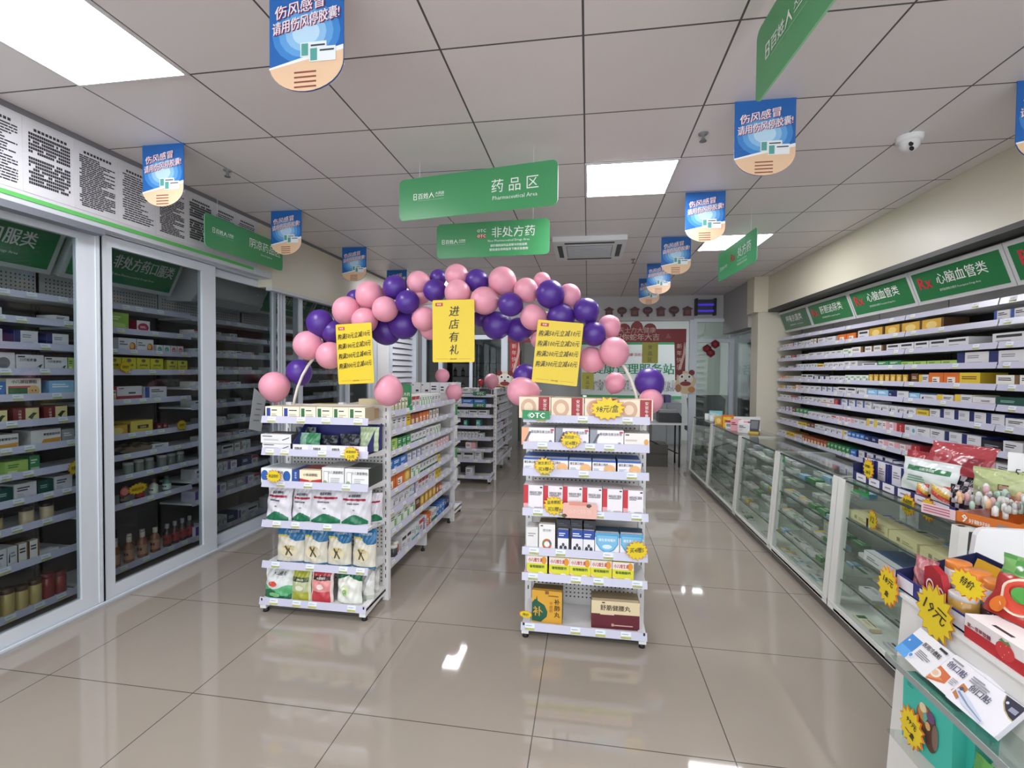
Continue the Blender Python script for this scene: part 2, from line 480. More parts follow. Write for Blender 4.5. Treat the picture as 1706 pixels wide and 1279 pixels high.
# price cards shaped like a bursting star
_SB = {}
def burst(label, pos, u, v, wd, ht, lines, rot=0.0, n=15, ink=INK, col='#e3c820', shear=.15, edge='#d8722a', group='yellow star price cards'):
    """flat starburst card with its written price; u, v span the card"""
    u = Vector(u).normalized(); v = Vector(v).normalized(); nn = u.cross(v)
    mb = MB(); rnd = random.Random(hash_(label))
    def ring(k, z):
        pts = []
        for i in range(2 * n):
            a = PI * i / n + .1; r = (1 if i % 2 == 0 else .76) * k * (1 + rnd.uniform(-.05, .05))
            x, y = wd / 2 * r * math.cos(a), ht / 2 * r * math.sin(a)
            c, s_ = math.cos(rot), math.sin(rot)
            pts.append(u * (x * c - y * s_) + v * (x * s_ + y * c) + nn * z)
        return pts
    rim = ring(1.0, 0)
    mb.prism([p + nn * .0015 for p in rim], -nn * .003, M(edge, .5))
    rnd = random.Random(hash_(label))
    mb.poly(ring(.95, .0022), M(col, .45))
    c, s_ = math.cos(rot), math.sin(rot)
    ur = u * c + v * s_; vr = v * c - u * s_
    for i, (tx, h, dv) in enumerate(lines):
        mb.text(tx, nn * .003 + vr * (dv * ht), ur, vr, h * ht * .9, ink, 'c', wd * .6, .0125, shear)
    o = mb.build('price_card'); o.location = pos
    return tag(o, label, 'price card', group)

# ================================================================== the room
ZC = 2.879
R90 = PI / 2
floor_m = grid_mat('polished_floor_tile', '#a69d92', '#9c9388', '#5d554f', -0.21, 1.962, 0.8, 0.005, 0.045, noise=.9, nscale=2.2, spec=.75, tilevar=.15)
ceil_m = grid_mat('ceiling_panel', '#e3dddc', '#dbd5d4', '#4c484a', -0.035, 0.2, 0.6, 0.009, 0.45, noise=.3, nscale=.8, tilevar=.6)
paint = wall_mat('beige_wall_paint', '#d9d3c0', '#d3ccb8', rough=.38)
paintw = wall_mat('white_wall_paint', '#dedddb', '#d6d5d3')
greyw = wall_mat('grey_wall_paint', '#a9a7a5', '#a19f9d')
DOORGLASS = glass('door_glass', '#e2e6e7', .03)
CASEGLASS = glass('case_glass', '#fafdfb', .025)
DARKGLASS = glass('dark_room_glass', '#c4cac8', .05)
PEG = '#d8d5d2'

mb = MB(); mb.box(-4.4, 3.6, -3, 12.2, -.06, 0, floor_m); struct('floor', mb, 'polished greige stone tile floor of the whole shop', 'floor')
mb = MB(); mb.box(-2.96, 2.47, -3, 8.8, ZC, ZC + .06, ceil_m); struct('ceiling', mb, 'suspended ceiling of square grey panels with dark joints', 'ceiling')
mb = MB()
mb.box(-3.75, -3.69, -3, 6.7, 0, 2.45, greyw); mb.box(-3.75, -2.96, -3, 7.25, 2.43, ZC + .06, paint); mb.box(-3.16, -2.96, 4.16, 7.25, 2.3, 2.4299, paint)
mb.box(-3.75, -3.1, 6.66, 7.22, 0, 2.43, paintw)
struct('wall_left', mb, 'beige bulkhead and wall above the sliding glass cabinets', 'wall')
mb = MB()
mb.box(3.0, 3.06, -3, 7.25, 0, 2.45, greyw); mb.box(2.47, 3.06, -3, 7.25, 2.42, ZC + .06, paint)
mb.box(2.47, 2.64, -3, 7.2, 2.383, 2.42, '#3d3b38')
struct('wall_right', mb, 'beige bulkhead wall above the prescription shelving', 'wall')
mb = MB(); mb.box(2.285, 2.47, 7.2, 7.5, 2.385, ZC, '#d6cfba'); mb.box(2.35, 3.0, 7.22, 7.5, 0, 2.42, paint)
struct('wall_pillar', mb, 'beige pillar at the far end of the prescription shelving', 'pillar')
# far wall: fascia, frames, dark room and health station behind
mb = MB()
mb.box(-3.75, 3.06, 8.8, 8.95, 2.45, ZC + .06, wall_mat('pale_grey_wall_paint', '#cbc9ca', '#c3c1c2')); mb.box(-3.75, -3.1, 8.45, 8.8, 0, ZC, greyw)
mb.box(2.3, 2.47, 7.5, 8.8, 2.2, ZC, greyw)
struct('wall_back', mb, 'grey fascia above the glazed partition at the back of the shop', 'wall')
mb = MB(); mb.box(-4.4, 3.6, 11.4, 11.5, 0, 2.9, '#dfe2df'); mb.box(3.3, 3.4, 8.95, 11.4, 0, 2.9, paintw); mb.box(-1.6, -1.5, 8.95, 11.4, 0, 2.9, greyw)
mb.box(-4.4, -4.3, 7.2, 11.4, 0, 2.9, greyw)
struct('wall_far', mb, 'pale walls of the rooms behind the glazed partition', 'wall')
mb = MB(); mb.box(-4.4, 3.6, 8.95, 11.5, 2.8, 2.86, '#d9d7d5'); mb.box(-4.4, -3.1, 7.2, 8.95, 2.8, 2.86, '#b9b7b5')
struct('ceiling_far', mb, 'plain white ceiling of the rooms behind the partition', 'ceiling')
# aluminium partition at the back
def frame_mb(rects, y0, y1, m=ALU):
    q = MB()
    for i, (x0, x1, z0, z1) in enumerate(rects): q.box(x0, x1, y0 - .0013 * i, y1 + .0011 * i, z0, z1, M(m, .35, .1))
    return q
mb = frame_mb([(-3.1, -3.02, 0, 2.2), (-2.78, -2.70, 0, 2.2), (-2.18, -2.12, 0, 2.2), (-1.58, -1.46, 0, 2.45), (-3.1, -1.5, 2.12, 2.2), (-3.1, -2.18, 0, .1)], 8.74, 8.82)
mb.box(-3.1, -1.46, 8.76, 8.8, 2.2, 2.45, '#4a4947')
struct('trim_1', mb, 'pale aluminium frame of the dark glazed partition', 'frame')
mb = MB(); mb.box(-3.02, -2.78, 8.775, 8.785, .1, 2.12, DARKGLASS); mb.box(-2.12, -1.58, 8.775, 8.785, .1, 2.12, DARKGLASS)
struct('window_1', mb, 'dark glass of the partition beside the back doorway', 'window')
mb = frame_mb([(1.74, 1.86, 0, 2.45), (2.4, 2.52, 0, 2.45), (1.8, 2.5, 2.06, 2.12), (1.8, 2.5, 2.41, 2.47), (1.8, 2.5, 0, .08)], 8.74, 8.82)
struct('trim_2', mb, 'pale aluminium frame of the tall window with a transom', 'frame')
mb = MB(); mb.box(1.86, 2.4, 8.775, 8.785, .08, 2.41, glass('partition_glass', '#e2e8e4', .08)); struct('window_2', mb, 'tall glass pane with transom near the far counter', 'window')
mb = MB(); mb.box(2.47, 2.49, 7.5, 8.76, .0, 2.2, glass('side_glass', '#c9cccb', .22)); mb.box(2.46, 2.5, 7.5, 8.76, 2.17, 2.22, ALU)
mb.box(2.6, 2.62, 7.5, 8.76, 0, 2.2, '#8c8a88')
struct('window_3', mb, 'grey reflecting glass panel between pillar and far window', 'window')
# louvred window set in the wall past the glass cabinets
fr = MB(); sl = MB()
for y0, y1 in ((7.2, 7.3), (8.36, 8.45)): fr.box(-3.16, -3.08, y0, y1, 0, 2.3, M(ALU, .35, .1))
fr.box(-3.158, -3.082, 7.3, 8.36, 2.2, 2.3, M(ALU, .35, .1)); fr.box(-3.2, -3.083, 7.3, 8.36, 0, .9, '#c9cbcd')
fr.box(-3.75, -3.1, 7.2, 8.5, 2.3, ZC, greyw)
struct('window_4', fr, 'aluminium frame of the louvred window past the cabinets', 'window')
for i in range(13):
    z = .93 + i * .098
    sl.prism([(-3.135, 7.3, z), (-3.135, 8.36, z), (-3.165, 8.36, z + .088), (-3.165, 7.3, z + .088)], (-.006, 0, 0), '#d9dbe2')
sl.box(-3.2, -3.19, 7.3, 8.36, .9, 2.2, '#3c3c3e')
struct('trim_3', sl, 'white slats of the louvred window', 'window')

# ------------------------------------------------------------------ ceiling fittings
def panel_light(x0, y0, label):
    o = empty('ceiling_light', label, 'ceiling light', (x0 + .3, y0 + .3, ZC - .006), 0, 'square ceiling light panels')
    f = MB()
    for a, b, c, d in ((-.3, .3, -.3, -.285), (-.3, .3, .285, .3), (-.3, -.285, -.285, .285), (.285, .3, -.285, .285)): f.box(a, b, c, d, -.004, .005, '#d6d4d4')
    f.build('frame', o)
    d = MB(); d.box(-.285, .285, -.285, .285, -.001, .004, LAMP); d.build('diffuser', o)
LAMP = emit('light_panel', '#fbfaff', PANEL_STRENGTH)
panel_light(-2.435, 1.4, 'glaring square light panel above the nearest glass cabinet')
panel_light(-.035, 3.2, 'square light panel beyond the green area sign')
panel_light(1.165, 5.0, 'square light panel behind the blue hanging flags')
panel_light(-2.435, 6.8, 'square light panel behind the balloon arch over the cabinets')
panel_light(-.035, -.4, 'added unseen square light panel above the photographer')  # unseen lamp, added behind the camera for more light
panel_light(1.765, -.4, 'added unseen square light panel over the shop entrance by the cash desk')  # another unseen panel added to light the room from the front
panel_light(-2.435, -1.6, 'added unseen square light panel over the entrance by the cabinets')  # last of the added panels out of view
o = empty('ceiling_light', 'long bright tube lamp inside the back health station room', 'ceiling light', (1.6, 9.9, 2.79)); b_ = MB(); b_.box(-.7, .7, -.07, .07, 0, .01, '#d9d9d9'); b_.build('frame', o)
b_ = MB(); b_.box(-.68, .68, -.055, .055, -.02, 0, emit('tube', '#f4fbff', 12)); b_.build('diffuser', o)

# cassette air conditioner
o = empty('ceiling_air_conditioner', 'white square cassette air conditioner behind the green sign', 'air conditioner', (0, 5.3, ZC))
b_ = MB()
b_.prism([(-.37, -.42, -.05), (-.37, .42, -.05), (.37, .42, -.05), (.37, -.42, -.05)], (0, 0, .05), '#e6e6e8'); b_.build('panel', o)
b_ = MB(); b_.box(-.24, .24, -.24, .24, -.056, -.05, '#9a9ba0')
for i in range(15): b_.box(-.23, .23, -.23 + i * .031, -.222 + i * .031, -.06, -.056, '#d3d4d8')
b_.build('grille', o)
for (x0, x1, y0, y1) in ((-.25, .25, -.36, -.31), (-.25, .25, .31, .36), (-.33, -.28, -.25, .25), (.28, .33, -.25, .25)):
    b_ = MB(); b_.box(x0, x1, y0, y1, -.053, -.05, '#3e3f44'); b_.build('air_slot', o)
# dome camera
o = empty('security_camera', 'white eyeball security camera on the ceiling', 'camera', (1.80, 3.10, ZC))
b_ = MB(); b_.lathe([(0, -.03), (.062, -.03), (.066, -.015), (.066, 0)], '#ececec', n=20); b_.build('base', o)
b_ = MB(); b_.lathe([(.0, -.085), (.02, -.082), (.04, -.07), (.05, -.05), (.05, -.03)], '#e4e4e4', n=20); b_.build('eye', o)
b_ = MB(); b_.add([(-.02 + .013 * math.cos(q * .52), -.047, -.06 + .013 * math.sin(q * .52)) for q in range(12)], [tuple(range(12))], BLACK)
b_.add([(-.012 + .013 * math.cos(q * .52), -.04, -.083 + .013 * math.sin(q * .52)) for q in range(12)], [tuple(range(12))], BLACK); b_.build('lens', o)
for (x, y), lb in zip(((.63, 2.9), (.52, 5.95), (-2.45, 2.98)), ('small sprinkler head near the security camera side of the ceiling', 'small sprinkler head beside the cassette air conditioner', 'small sprinkler head between the first two flags above the cabinets')):
    o = empty('sprinkler', lb, 'sprinkler', (x, y, ZC), 0, 'ceiling sprinkler heads')
    b_ = MB(); b_.lathe([(.028, 0), (.026, -.006), (.008, -.008), (.008, -.03), (0, -.03)], '#8a8a8c', n=12); b_.build('fitting', o)
    b_ = MB(); b_.lathe([(0, -.045), (.02, -.045), (.02, -.042), (0, -.042)], '#6c6c70', n=12); b_.box(-.012, -.008, -.002, .002, -.045, -.028, '#77777a'); b_.box(.008, .012, -.002, .002, -.045, -.028, '#77777a'); b_.build('deflector', o)

# ------------------------------------------------------------------ blue hanging flags
def flag_mesh():
    W_, H_ = .285, .365
    m = MB(); th = .002
    def arc(n=16): return [(W_ / 2 * math.cos(PI + PI * i / n), -H_ + W_ * .33 + W_ * .36 * math.sin(PI + PI * i / n)) for i in range(n + 1)]
    out = [(W_ / 2, 0), (-W_ / 2, 0)] + arc()
    m.prism([(x, -th, z) for x, z in out], (0, 2 * th, 0), '#1f63ae')
    for s in (-1, 1):           # printed on both faces
        def Q(x, z, e): return (x * -s, s * (th + e), z)
        a = arc(); zz = lambda x: -.285 + (x + W_ / 2) * .18
        peach = [(-W_ / 2, zz(-W_ / 2) - .005)] + [p for p in a if p[1] < zz(p[0])] + [(W_ / 2, zz(W_ / 2) - .005)]
        for k, (r1, c) in enumerate(((.125, '#3f86cc'), (.10, '#62a2dc'), (.075, '#8fc1e8'), (.05, '#bcdcf2'))):
            m.poly([Q(r1 * 1.05 * math.cos(q * .35), -.17 + r1 * .85 * math.sin(q * .35), .0004 * (k + 1)) for q in range(18)], c)
        m.poly([Q(x, z, .0024) for x, z in peach], '#e8c3a0')
        m.poly([Q(x, z, .0022) for x, z in ((-W_ / 2, zz(-W_ / 2) - .005), (W_ / 2, zz(W_ / 2) - .005), (W_ / 2, zz(W_ / 2) + .012), (-W_ / 2, zz(-W_ / 2) + .002))], '#eef2f4')
        u = Vector((-s * .985, 0, .17)).normalized(); v = Vector((0, 0, 1))
        for tx, hh, px_, pz in (('伤风感冒', .046, -.118, -.118), ('请用伤风停胶囊!', .044, -.128, -.172)):
            m.text(tx, Q(px_ + .003, pz - .003, .0026), u, v, hh, '#8c2a4d', 'l', .26, .045)
            m.text(tx, Q(px_, pz, .0032), u, v, hh, '#f3eaf2', 'l', .26, .03)
        for e_, (bx, bz) in enumerate(((-.02, -.255), (.015, -.275))):
            e_ = .0014 * e_
            m.poly([Q(bx + dx, bz + dz, .0034 + e_) for dx, dz in ((0, 0), (.1, .0), (.1, .05), (0, .05))], '#e9eef0')
            m.poly([Q(bx + dx, bz + dz, .004 + e_) for dx, dz in ((.004, .004), (.03, .004), (.03, .046), (.004, .046))], '#5aa39b')
            m.poly([Q(bx + dx, bz + dz, .004 + e_) for dx, dz in ((.04, .034), (.094, .034), (.094, .04), (.04, .04))], '#33434a')
        for i in range(4):
            m.poly([Q(-.045 + dx, -.31 - i * .017 + dz, .003) for dx, dz in ((0, 0), (.085, 0), (.085, .006), (0, .006))], '#8a4a3a')
    return m.build('hanging_flag', mesh_only=True)
FLAG = flag_mesh()
put('hanging_flag', FLAG, 'blue and peach promotion flag hanging closest, above the aisle', 'hanging flag', (-1.0, 1.6, ZC), 0, 'blue promotion flags')
for k, y in enumerate((2.59, 3.8, 5.015, 6.215)):
    put('hanging_flag', FLAG, f'blue and peach promotion flag, {nth(k + 1)} in the row above the glass cabinets', 'hanging flag', (-2.565, y, ZC), 0, 'blue promotion flags')
for k, y in enumerate((2.59, 3.82, 5.03, 6.22, 7.17)):
    put('hanging_flag', FLAG, f'blue and peach promotion flag, {nth(k + 1)} in the row before the counter', 'hanging flag', (.855, y, ZC), 0, 'blue promotion flags')
put('hanging_flag', FLAG, 'blue promotion flag cut by the picture edge over the counter', 'hanging flag', (2.085, 2.59, ZC), 0, 'blue promotion flags')

# ------------------------------------------------------------------ green hanging signs
def rrect(W_, H_, r, n=5, corners=(1, 1, 1, 1)):
    pts = []
    for (cx, cz, a0), on in zip(((W_ / 2, H_ / 2, 0), (-W_ / 2, H_ / 2, 90), (-W_ / 2, -H_ / 2, 180), (W_ / 2, -H_ / 2, 270)), corners):
        if not on: pts.append((cx, cz)); continue
        ox, oz = cx - math.copysign(r, cx), cz - math.copysign(r, cz)
        for i in range(n + 1):
            a = math.radians(a0 + 90 * i / n); pts.append((ox + r * math.cos(a), oz + r * math.sin(a)))
    return pts


def logo(m, x, z, h, y, c='#f3f7f1'):
    """the chain's white leaf block and lettering"""
    for a, b, p, q in ((0, .12, 0, 1), (0, .62, .9, 1), (0, .55, .46, .56), (0, .62, 0, .1), (.5, .62, .56, .9), (.5, .62, .1, .46)):
        m.poly([(x + a * h, y, z + p * h), (x + b * h, y, z + p * h), (x + b * h, y, z + q * h), (x + a * h, y, z + q * h)], c)
    m.text('百姓人', (x + h * .85, y, z + h * .04), (1, 0, 0), (0, 0, 1), h * .92, c, 'l', None, .03)
    m.text('大药房', (x + h * 3.95, y, z + h * .45), (1, 0, 0), (0, 0, 1), h * .5, c, 'l', None, .03)
    m.poly([(x + a * h, y, z + b * h) for a, b in ((3.95, .25), (5.5, .25), (5.5, .32), (3.95, .32))], c)
    m.poly([(x + a * h, y, z + b * h) for a, b in ((.85, -.22), (5.5, -.22), (5.5, -.17), (.85, -.17))], '#9fc9a4')


def hang_sign(label, p0, p1, ztop, H_, content, both=False, wires=True, col='#4a9a63', wire_z=ZC):
    p0 = Vector((p0[0], p0[1], 0)); p1 = Vector((p1[0], p1[1], 0)); W_ = (p1 - p0).length
    rz = math.atan2(p1.y - p0.y, p1.x - p0.x); c = (p0 + p1) / 2
    o = empty('hanging_sign', label, 'sign', (c.x, c.y, ztop - H_ / 2), rz, 'green hanging signs')
    b = MB(); out = rrect(W_, H_, .035)
    b.prism([(x, -.004, z) for x, z in out], (0, .008, 0), M(col, .3), '#8fc79a'); b.build('board', o)
    t = MB(); lg = MB(); content(t, lg, W_, H_, -.0052); lg.build('logo', o)
    if t.v: t.build('lettering', o)
    if wires:
        for sx in (-.36, .36):
            q = MB(); q.tube([(sx * W_, 0, H_ / 2 - .01), (sx * W_, 0, wire_z - (ztop - H_ / 2))], .0015, '#e8e8e8', 5); q.build('wire', o)
    return o
WH = '#f3f7f1'; UX, UZ = (1, 0, 0), (0, 0, 1)
def c1(t, lg, W_, H_, y):
    logo(lg, -W_ * .40, -H_ * .03, H_ * .15, y)
    t.text('药 品 区', (W_ * .25, y, -.02), UX, UZ, H_ * .30, WH, 'c', W_ * .34); t.text('Pharmaceutical Area', (W_ * .25, y, -.065), UX, UZ, H_ * .09, WH, 'c', W_ * .3)
hang_sign('large green sign with white Pharmaceutical Area lettering', (-1.245, 3.06), (-.188, 2.88), 2.775, .268, c1)
def c2(t, lg, W_, H_, y):
    logo(lg, -W_ * .45, -.025, H_ * .13, y)
    t.text('非处方药', (W_ * .19, y, .01), UX, UZ, H_ * .30, WH, 'c', W_ * .42)
    t.text('OTC', (-W_ * .09, y, .058), UX, UZ, H_ * .09, WH, 'c', None, .06)
    t.poly([(-W_ * .13, y, .012), (-W_ * .05, y, .012), (-W_ * .05, y, .042), (-W_ * .13, y, .042)], '#c23a3a'); t.text('OTC', (-W_ * .09, y - .001, .015), UX, UZ, H_ * .085, WH, 'c', None, .06)
    t.text('Non Pharmaceutical Drugs Area', (W_ * .15, y, -.03), UX, UZ, H_ * .085, WH, 'c', W_ * .46)
    t.text('请仔细阅读药品说明书并按说明', (W_ * .15, y, -.065), UX, UZ, H_ * .075, WH, 'c', W_ * .32, .04); t.text('使用或在药师指导下购买和使用', (W_ * .15, y, -.098), UX, UZ, H_ * .075, WH, 'c', W_ * .34, .04)
hang_sign('smaller green sign with white non-prescription lettering below the large sign', (-1.265, 3.92), (-.315, 3.86), 2.745, .285, c2)
def c3(t, lg, W_, H_, y):
    logo(lg, -W_ * .42, -.005, H_ * .16, y); t.text('阴凉药品区', (W_ * .24, y, -.01), UX, UZ, H_ * .32, WH, 'c', W_ * .44); t.text('Shade Drug Area', (W_ * .25, y, -.055), UX, UZ, H_ * .08, WH, 'c', W_ * .28)
hang_sign('green cool-storage sign fixed along the wall over the glass cabinets', (-2.85, 3.228), (-2.85, 4.16), 2.695, .25, c3, wires=True)
def c4(t, lg, W_, H_, y):
    logo(lg, -W_ * .42, -.02, H_ * .2, y)
hang_sign('green sign seen almost edge-on near the top over the counter aisle', (.635, 2.02), (.70, .95), 2.835, .275, c4)
def c5(t, lg, W_, H_, y):
    logo(lg, -W_ * .44, -.045, H_ * .13, y); t.text('Rx', (-W_ * .06, y, -.02), UX, UZ, H_ * .26, '#c8323a', 'c', None, .06); t.text('处方药', (W_ * .22, y, -.02), UX, UZ, H_ * .34, WH, 'c', W_ * .4, .02)
    t.text('Prescription Drugs Area', (W_ * .17, y, -.055), UX, UZ, H_ * .07, WH, 'c', W_ * .45); t.text('请凭医师处方购买和使用', (W_ * .17, y, -.085), UX, UZ, H_ * .07, WH, 'c', W_ * .4)
hang_sign('bright green prescription sign hanging slanted before the far counter', (1.255, 5.0), (1.315, 4.1), 2.685, .27, c5, col='#3fae68')

# ================================================================== shelving
def slots(m, x, y, z0, z1, w=.006, step=.05, col='#2a2a2a'):
    z = z0
    while z < z1:
        m.poly([(x - w / 2, y, z), (x + w / 2, y, z), (x + w / 2, y, z + .024), (x - w / 2, y, z + .024)], col); z += step


def peg_holes(m, x0, x1, z0, z1, y, pitch=.025, r=.0045, col='#3a3836'):
    z = z0
    while z < z1:
        x = x0
        while x < x1:
            m.poly([(x - r, y, z - r), (x + r, y, z - r), (x + r, y, z + r), (x - r, y, z + r)], col); x += pitch
        z += pitch


def shelf_unit(name, label, loc, rz, W_, zs, depths, top_z, backcol=PEG, pegs=(), foot=True, tags=True, seed=1, arms=True, bars=True, base_z=None, barcol=None, sparse=1.0):
    """steel shelving: local front faces -y, back panel at y = 0; zs = middle height of each price strip, depths = shelf depth each"""
    o = empty(name, label, 'shelving', loc, rz)
    rnd = random.Random(seed)
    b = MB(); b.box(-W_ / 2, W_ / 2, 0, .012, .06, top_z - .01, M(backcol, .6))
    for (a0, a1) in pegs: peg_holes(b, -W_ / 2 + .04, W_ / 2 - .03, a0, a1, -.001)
    b.build('back_panel', o)
    if bars:
        for s in (-1, 1):
            u = MB(); u.box(s * W_ / 2 - .02, s * W_ / 2 + .02, -.012, .024, .0, top_z, M(barcol or METAL, .4)); slots(u, s * W_ / 2, -.0125, .15, top_z - .03); u.build('upright', o)
    for i, (z, d) in enumerate(zip(zs, depths)):
        f = MB(); f.box(-W_ / 2, W_ / 2, -d + .004, -.002, z - .018, z - .003, M(METAL, .4))
        sh = f.build('shelf', o)
        p = MB(); hw = W_ / 2 + .004
        p.prism([(-hw, -d - .006, z - .024), (hw, -d - .006, z - .024), (hw, -d + .004, z + .018), (-hw, -d + .004, z + .018)], (0, .003, 0), M(LIP, .3))
        if tags:
            x = -W_ / 2 + rnd.uniform(.02, .1)
            while x < W_ / 2 - .06:
                yy = -d - .0066
                def tq(x0, x1, t0, t1, c):
                    p.poly([(x0, -d - .006 + .01 * t0 - .0008, z - .024 + .042 * t0), (x1, -d - .006 + .01 * t0 - .0008, z - .024 + .042 * t0), (x1, -d - .006 + .01 * t1 - .0008, z - .024 + .042 * t1), (x0, -d - .006 + .01 * t1 - .0008, z - .024 + .042 * t1)], c)
                tq(x, x + .055, .1, .92, '#dfe6ee'); tq(x, x + .055, .1, .38, '#dedc63'); tq(x + .006, x + .04, .6, .68, '#8d93a0')
                x += rnd.uniform(.1, .28) * sparse
        p.build('price_strip', sh)
        if arms:
            for s in (-1, 1):
                a = MB(); a.prism([(s * (W_ / 2 - .004), -.004, z - .004), (s * (W_ / 2 - .004), -d + .01, z - .006), (s * (W_ / 2 - .004), -d + .01, z - .018), (s * (W_ / 2 - .004), -.03, z - .045), (s * (W_ / 2 - .004), -.004, z - .09)], (-s * .003, 0, 0), M(METAL, .4)); a.build('bracket', o)
    if foot:
        d = depths[-1]
        for s in (-1, 1):
            a = MB(); a.prism([(s * W_ / 2, .0, .05), (s * W_ / 2, -d + .0, .03), (s * W_ / 2, -d + .0, zs[-1] - .0), (s * W_ / 2, .0, zs[-1] + .02)], (-s * .04, 0, 0), M(METAL, .4))
            for k in (0, 1): a.poly([(s * (W_ / 2 - .012) - .005, -d - .001, .052 + k * .026), (s * (W_ / 2 - .012) + .005, -d - .001, .052 + k * .026), (s * (W_ / 2 - .012) + .005, -d - .001, .068 + k * .026), (s * (W_ / 2 - .012) - .005, -d - .001, .068 + k * .026)], BLACK)
            bs = a.build('base_leg', o)
            g = MB(); g.lathe([(0, 0), (.018, 0), (.016, .02), (.006, .022), (.006, .05)], BLACK, (s * (W_ / 2 - .02), -d + .03, 0), 12); g.build('levelling_foot', bs)
    return o


Y0 = 3.0                                           # back plane of the two end displays
G1Z = [1.212, 1.011, .810, .559, .301, .080]
G1 = shelf_unit('end_display_shelf', 'white end display shelf beside the glass cabinets, holding herbal pouches', (-1.655, Y0, 0), 0, .70, G1Z, [.28, .28, .28, .28, .28, .305], 1.30, pegs=[(.87, .98), (.62, .79), (.35, .54), (.12, .27)], seed=3)
G3Z = [1.258, 1.105, .952, .725, .500, .352, .075]
G3 = shelf_unit('end_display_shelf', 'white end display shelf in the middle aisle, holding boxed vitamins', (-.01, Y0, 0), 0, .69, G3Z, [.29, .29, .29, .29, .29, .29, .315], 1.32, pegs=[(1.13, 1.24), (.98, 1.08), (.80, .93), (.62, .71), (.40, .48), (.12, .33)], seed=5)
SIDEZ = [1.228, 1.096, .955, .826, .687, .553, .413, .2]
side = shelf_unit('gondola_shelf', 'white gondola shelf running back behind the herbal end display', (-1.64, 3.86, 0), R90, 1.62, SIDEZ, [.33] * 8, 1.30, pegs=[], seed=8, foot=False)
def legs(u, half, d0, d1, zt):
    b = MB(); b.box(-half, half, -.04, .05, .01, zt, M('#c9c8c7', .45)); b.build('plinth', u)
    for x in (-half + .03, 0, half - .03):
        for s, dd in ((-1, d0), (1, d1)):
            b = MB(); b.prism([(x, s * .05, .05), (x, s * dd, .05), (x, s * dd, zt), (x, s * .05, zt)], (.03, 0, 0), M(METAL, .4)); lg_ = b.build('base_leg', u)
            b = MB(); b.lathe([(0, 0), (.017, 0), (.015, .02), (.006, .022), (.006, .05)], BLACK, (x + .015, s * (dd - .03), 0), 10); b.build('levelling_foot', lg_)
legs(side, .8, .31, .31, .18)
b_ = MB(); b_.box(-.81, .81, .014, .34, .182, .197, M(METAL, .4)); b_.build('rear_shelf', side)
for z in SIDEZ[:1] + [.687]:
    b_ = MB(); b_.box(-.81, .81, .014, .34, z - .018, z - .003, M(METAL, .4)); b_.build('rear_shelf', side)
rear = shelf_unit('end_display_shelf', 'white end display shelf at the far end of the herbal gondola', (-1.655, 4.72, 0), PI, .62, [1.22, 1.0, .78, .55, .33, .085], [.28, .28, .28, .28, .28, .36], 1.29, seed=11)
mid = shelf_unit('gondola_shelf', 'white gondola shelf hidden behind the vitamin end display', (-.02, 3.86, 0), R90, 1.62, [1.22, .95, .68, .41, .15], [.3] * 5, 1.30, seed=12, foot=False)
b_ = MB(); b_.box(-.81, .81, .014, .3, 1.2, 1.217, M(METAL, .4)); b_.build('rear_shelf', mid); legs(mid, .8, .28, .28, .12)
G2Z = [1.20, 1.065, .92, .765, .61, .455, .31, .09]
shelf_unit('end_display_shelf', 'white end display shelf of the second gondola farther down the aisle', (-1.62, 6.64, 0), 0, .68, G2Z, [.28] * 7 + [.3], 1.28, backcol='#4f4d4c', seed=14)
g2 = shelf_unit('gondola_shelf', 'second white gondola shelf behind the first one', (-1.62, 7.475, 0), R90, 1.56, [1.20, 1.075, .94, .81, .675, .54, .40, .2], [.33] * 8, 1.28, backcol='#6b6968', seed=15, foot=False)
legs(g2, .77, .31, .31, .18)

# ---------------------------------------------------------------- goods on the two end displays (pixels give the edges at the shelf front)
def xw(x0, x1, y, Y):
    a, b = at(x0, y, Y=Y), at(x1, y, Y=Y); return (a.x + b.x) / 2, b.x - a.x
def hz(x, ytop, Y, base): return at(x, ytop, Y=Y).z - base
PF = []
def front_box(label, x0, x1, ytop, base, Y, design=None, d=.16, group=None, rz=0.0, name='medicine_box', raw=None, cat='medicine box'):
    cx, w_ = xw(x0, x1, ytop, Y); h_ = hz((x0 + x1) / 2, ytop, Y, base)
    fr, sd, dec = (DZ[design][1:] if design else raw)
    return put(name, box_mesh(round(w_, 3), round(h_, 3), d, fr, sd, dec, seed=hash_(label)), label, cat, (cx, Y, base), rz, group)
def pouch(label, x0, x1, ytop, base, Y, colfn, decs, d=.07, lean=.12, group=None, seed=1, rz=0.0, name='medicine_pouch'):
    cx, w_ = xw(x0, x1, ytop, Y); h_ = hz((x0 + x1) / 2, ytop, Y, base)
    return put(name, pouch_mesh(round(w_, 3), round(h_, 3), d, colfn, decs, lean, seed), label, 'pouch', (cx, Y + d / 2, base), rz, group)

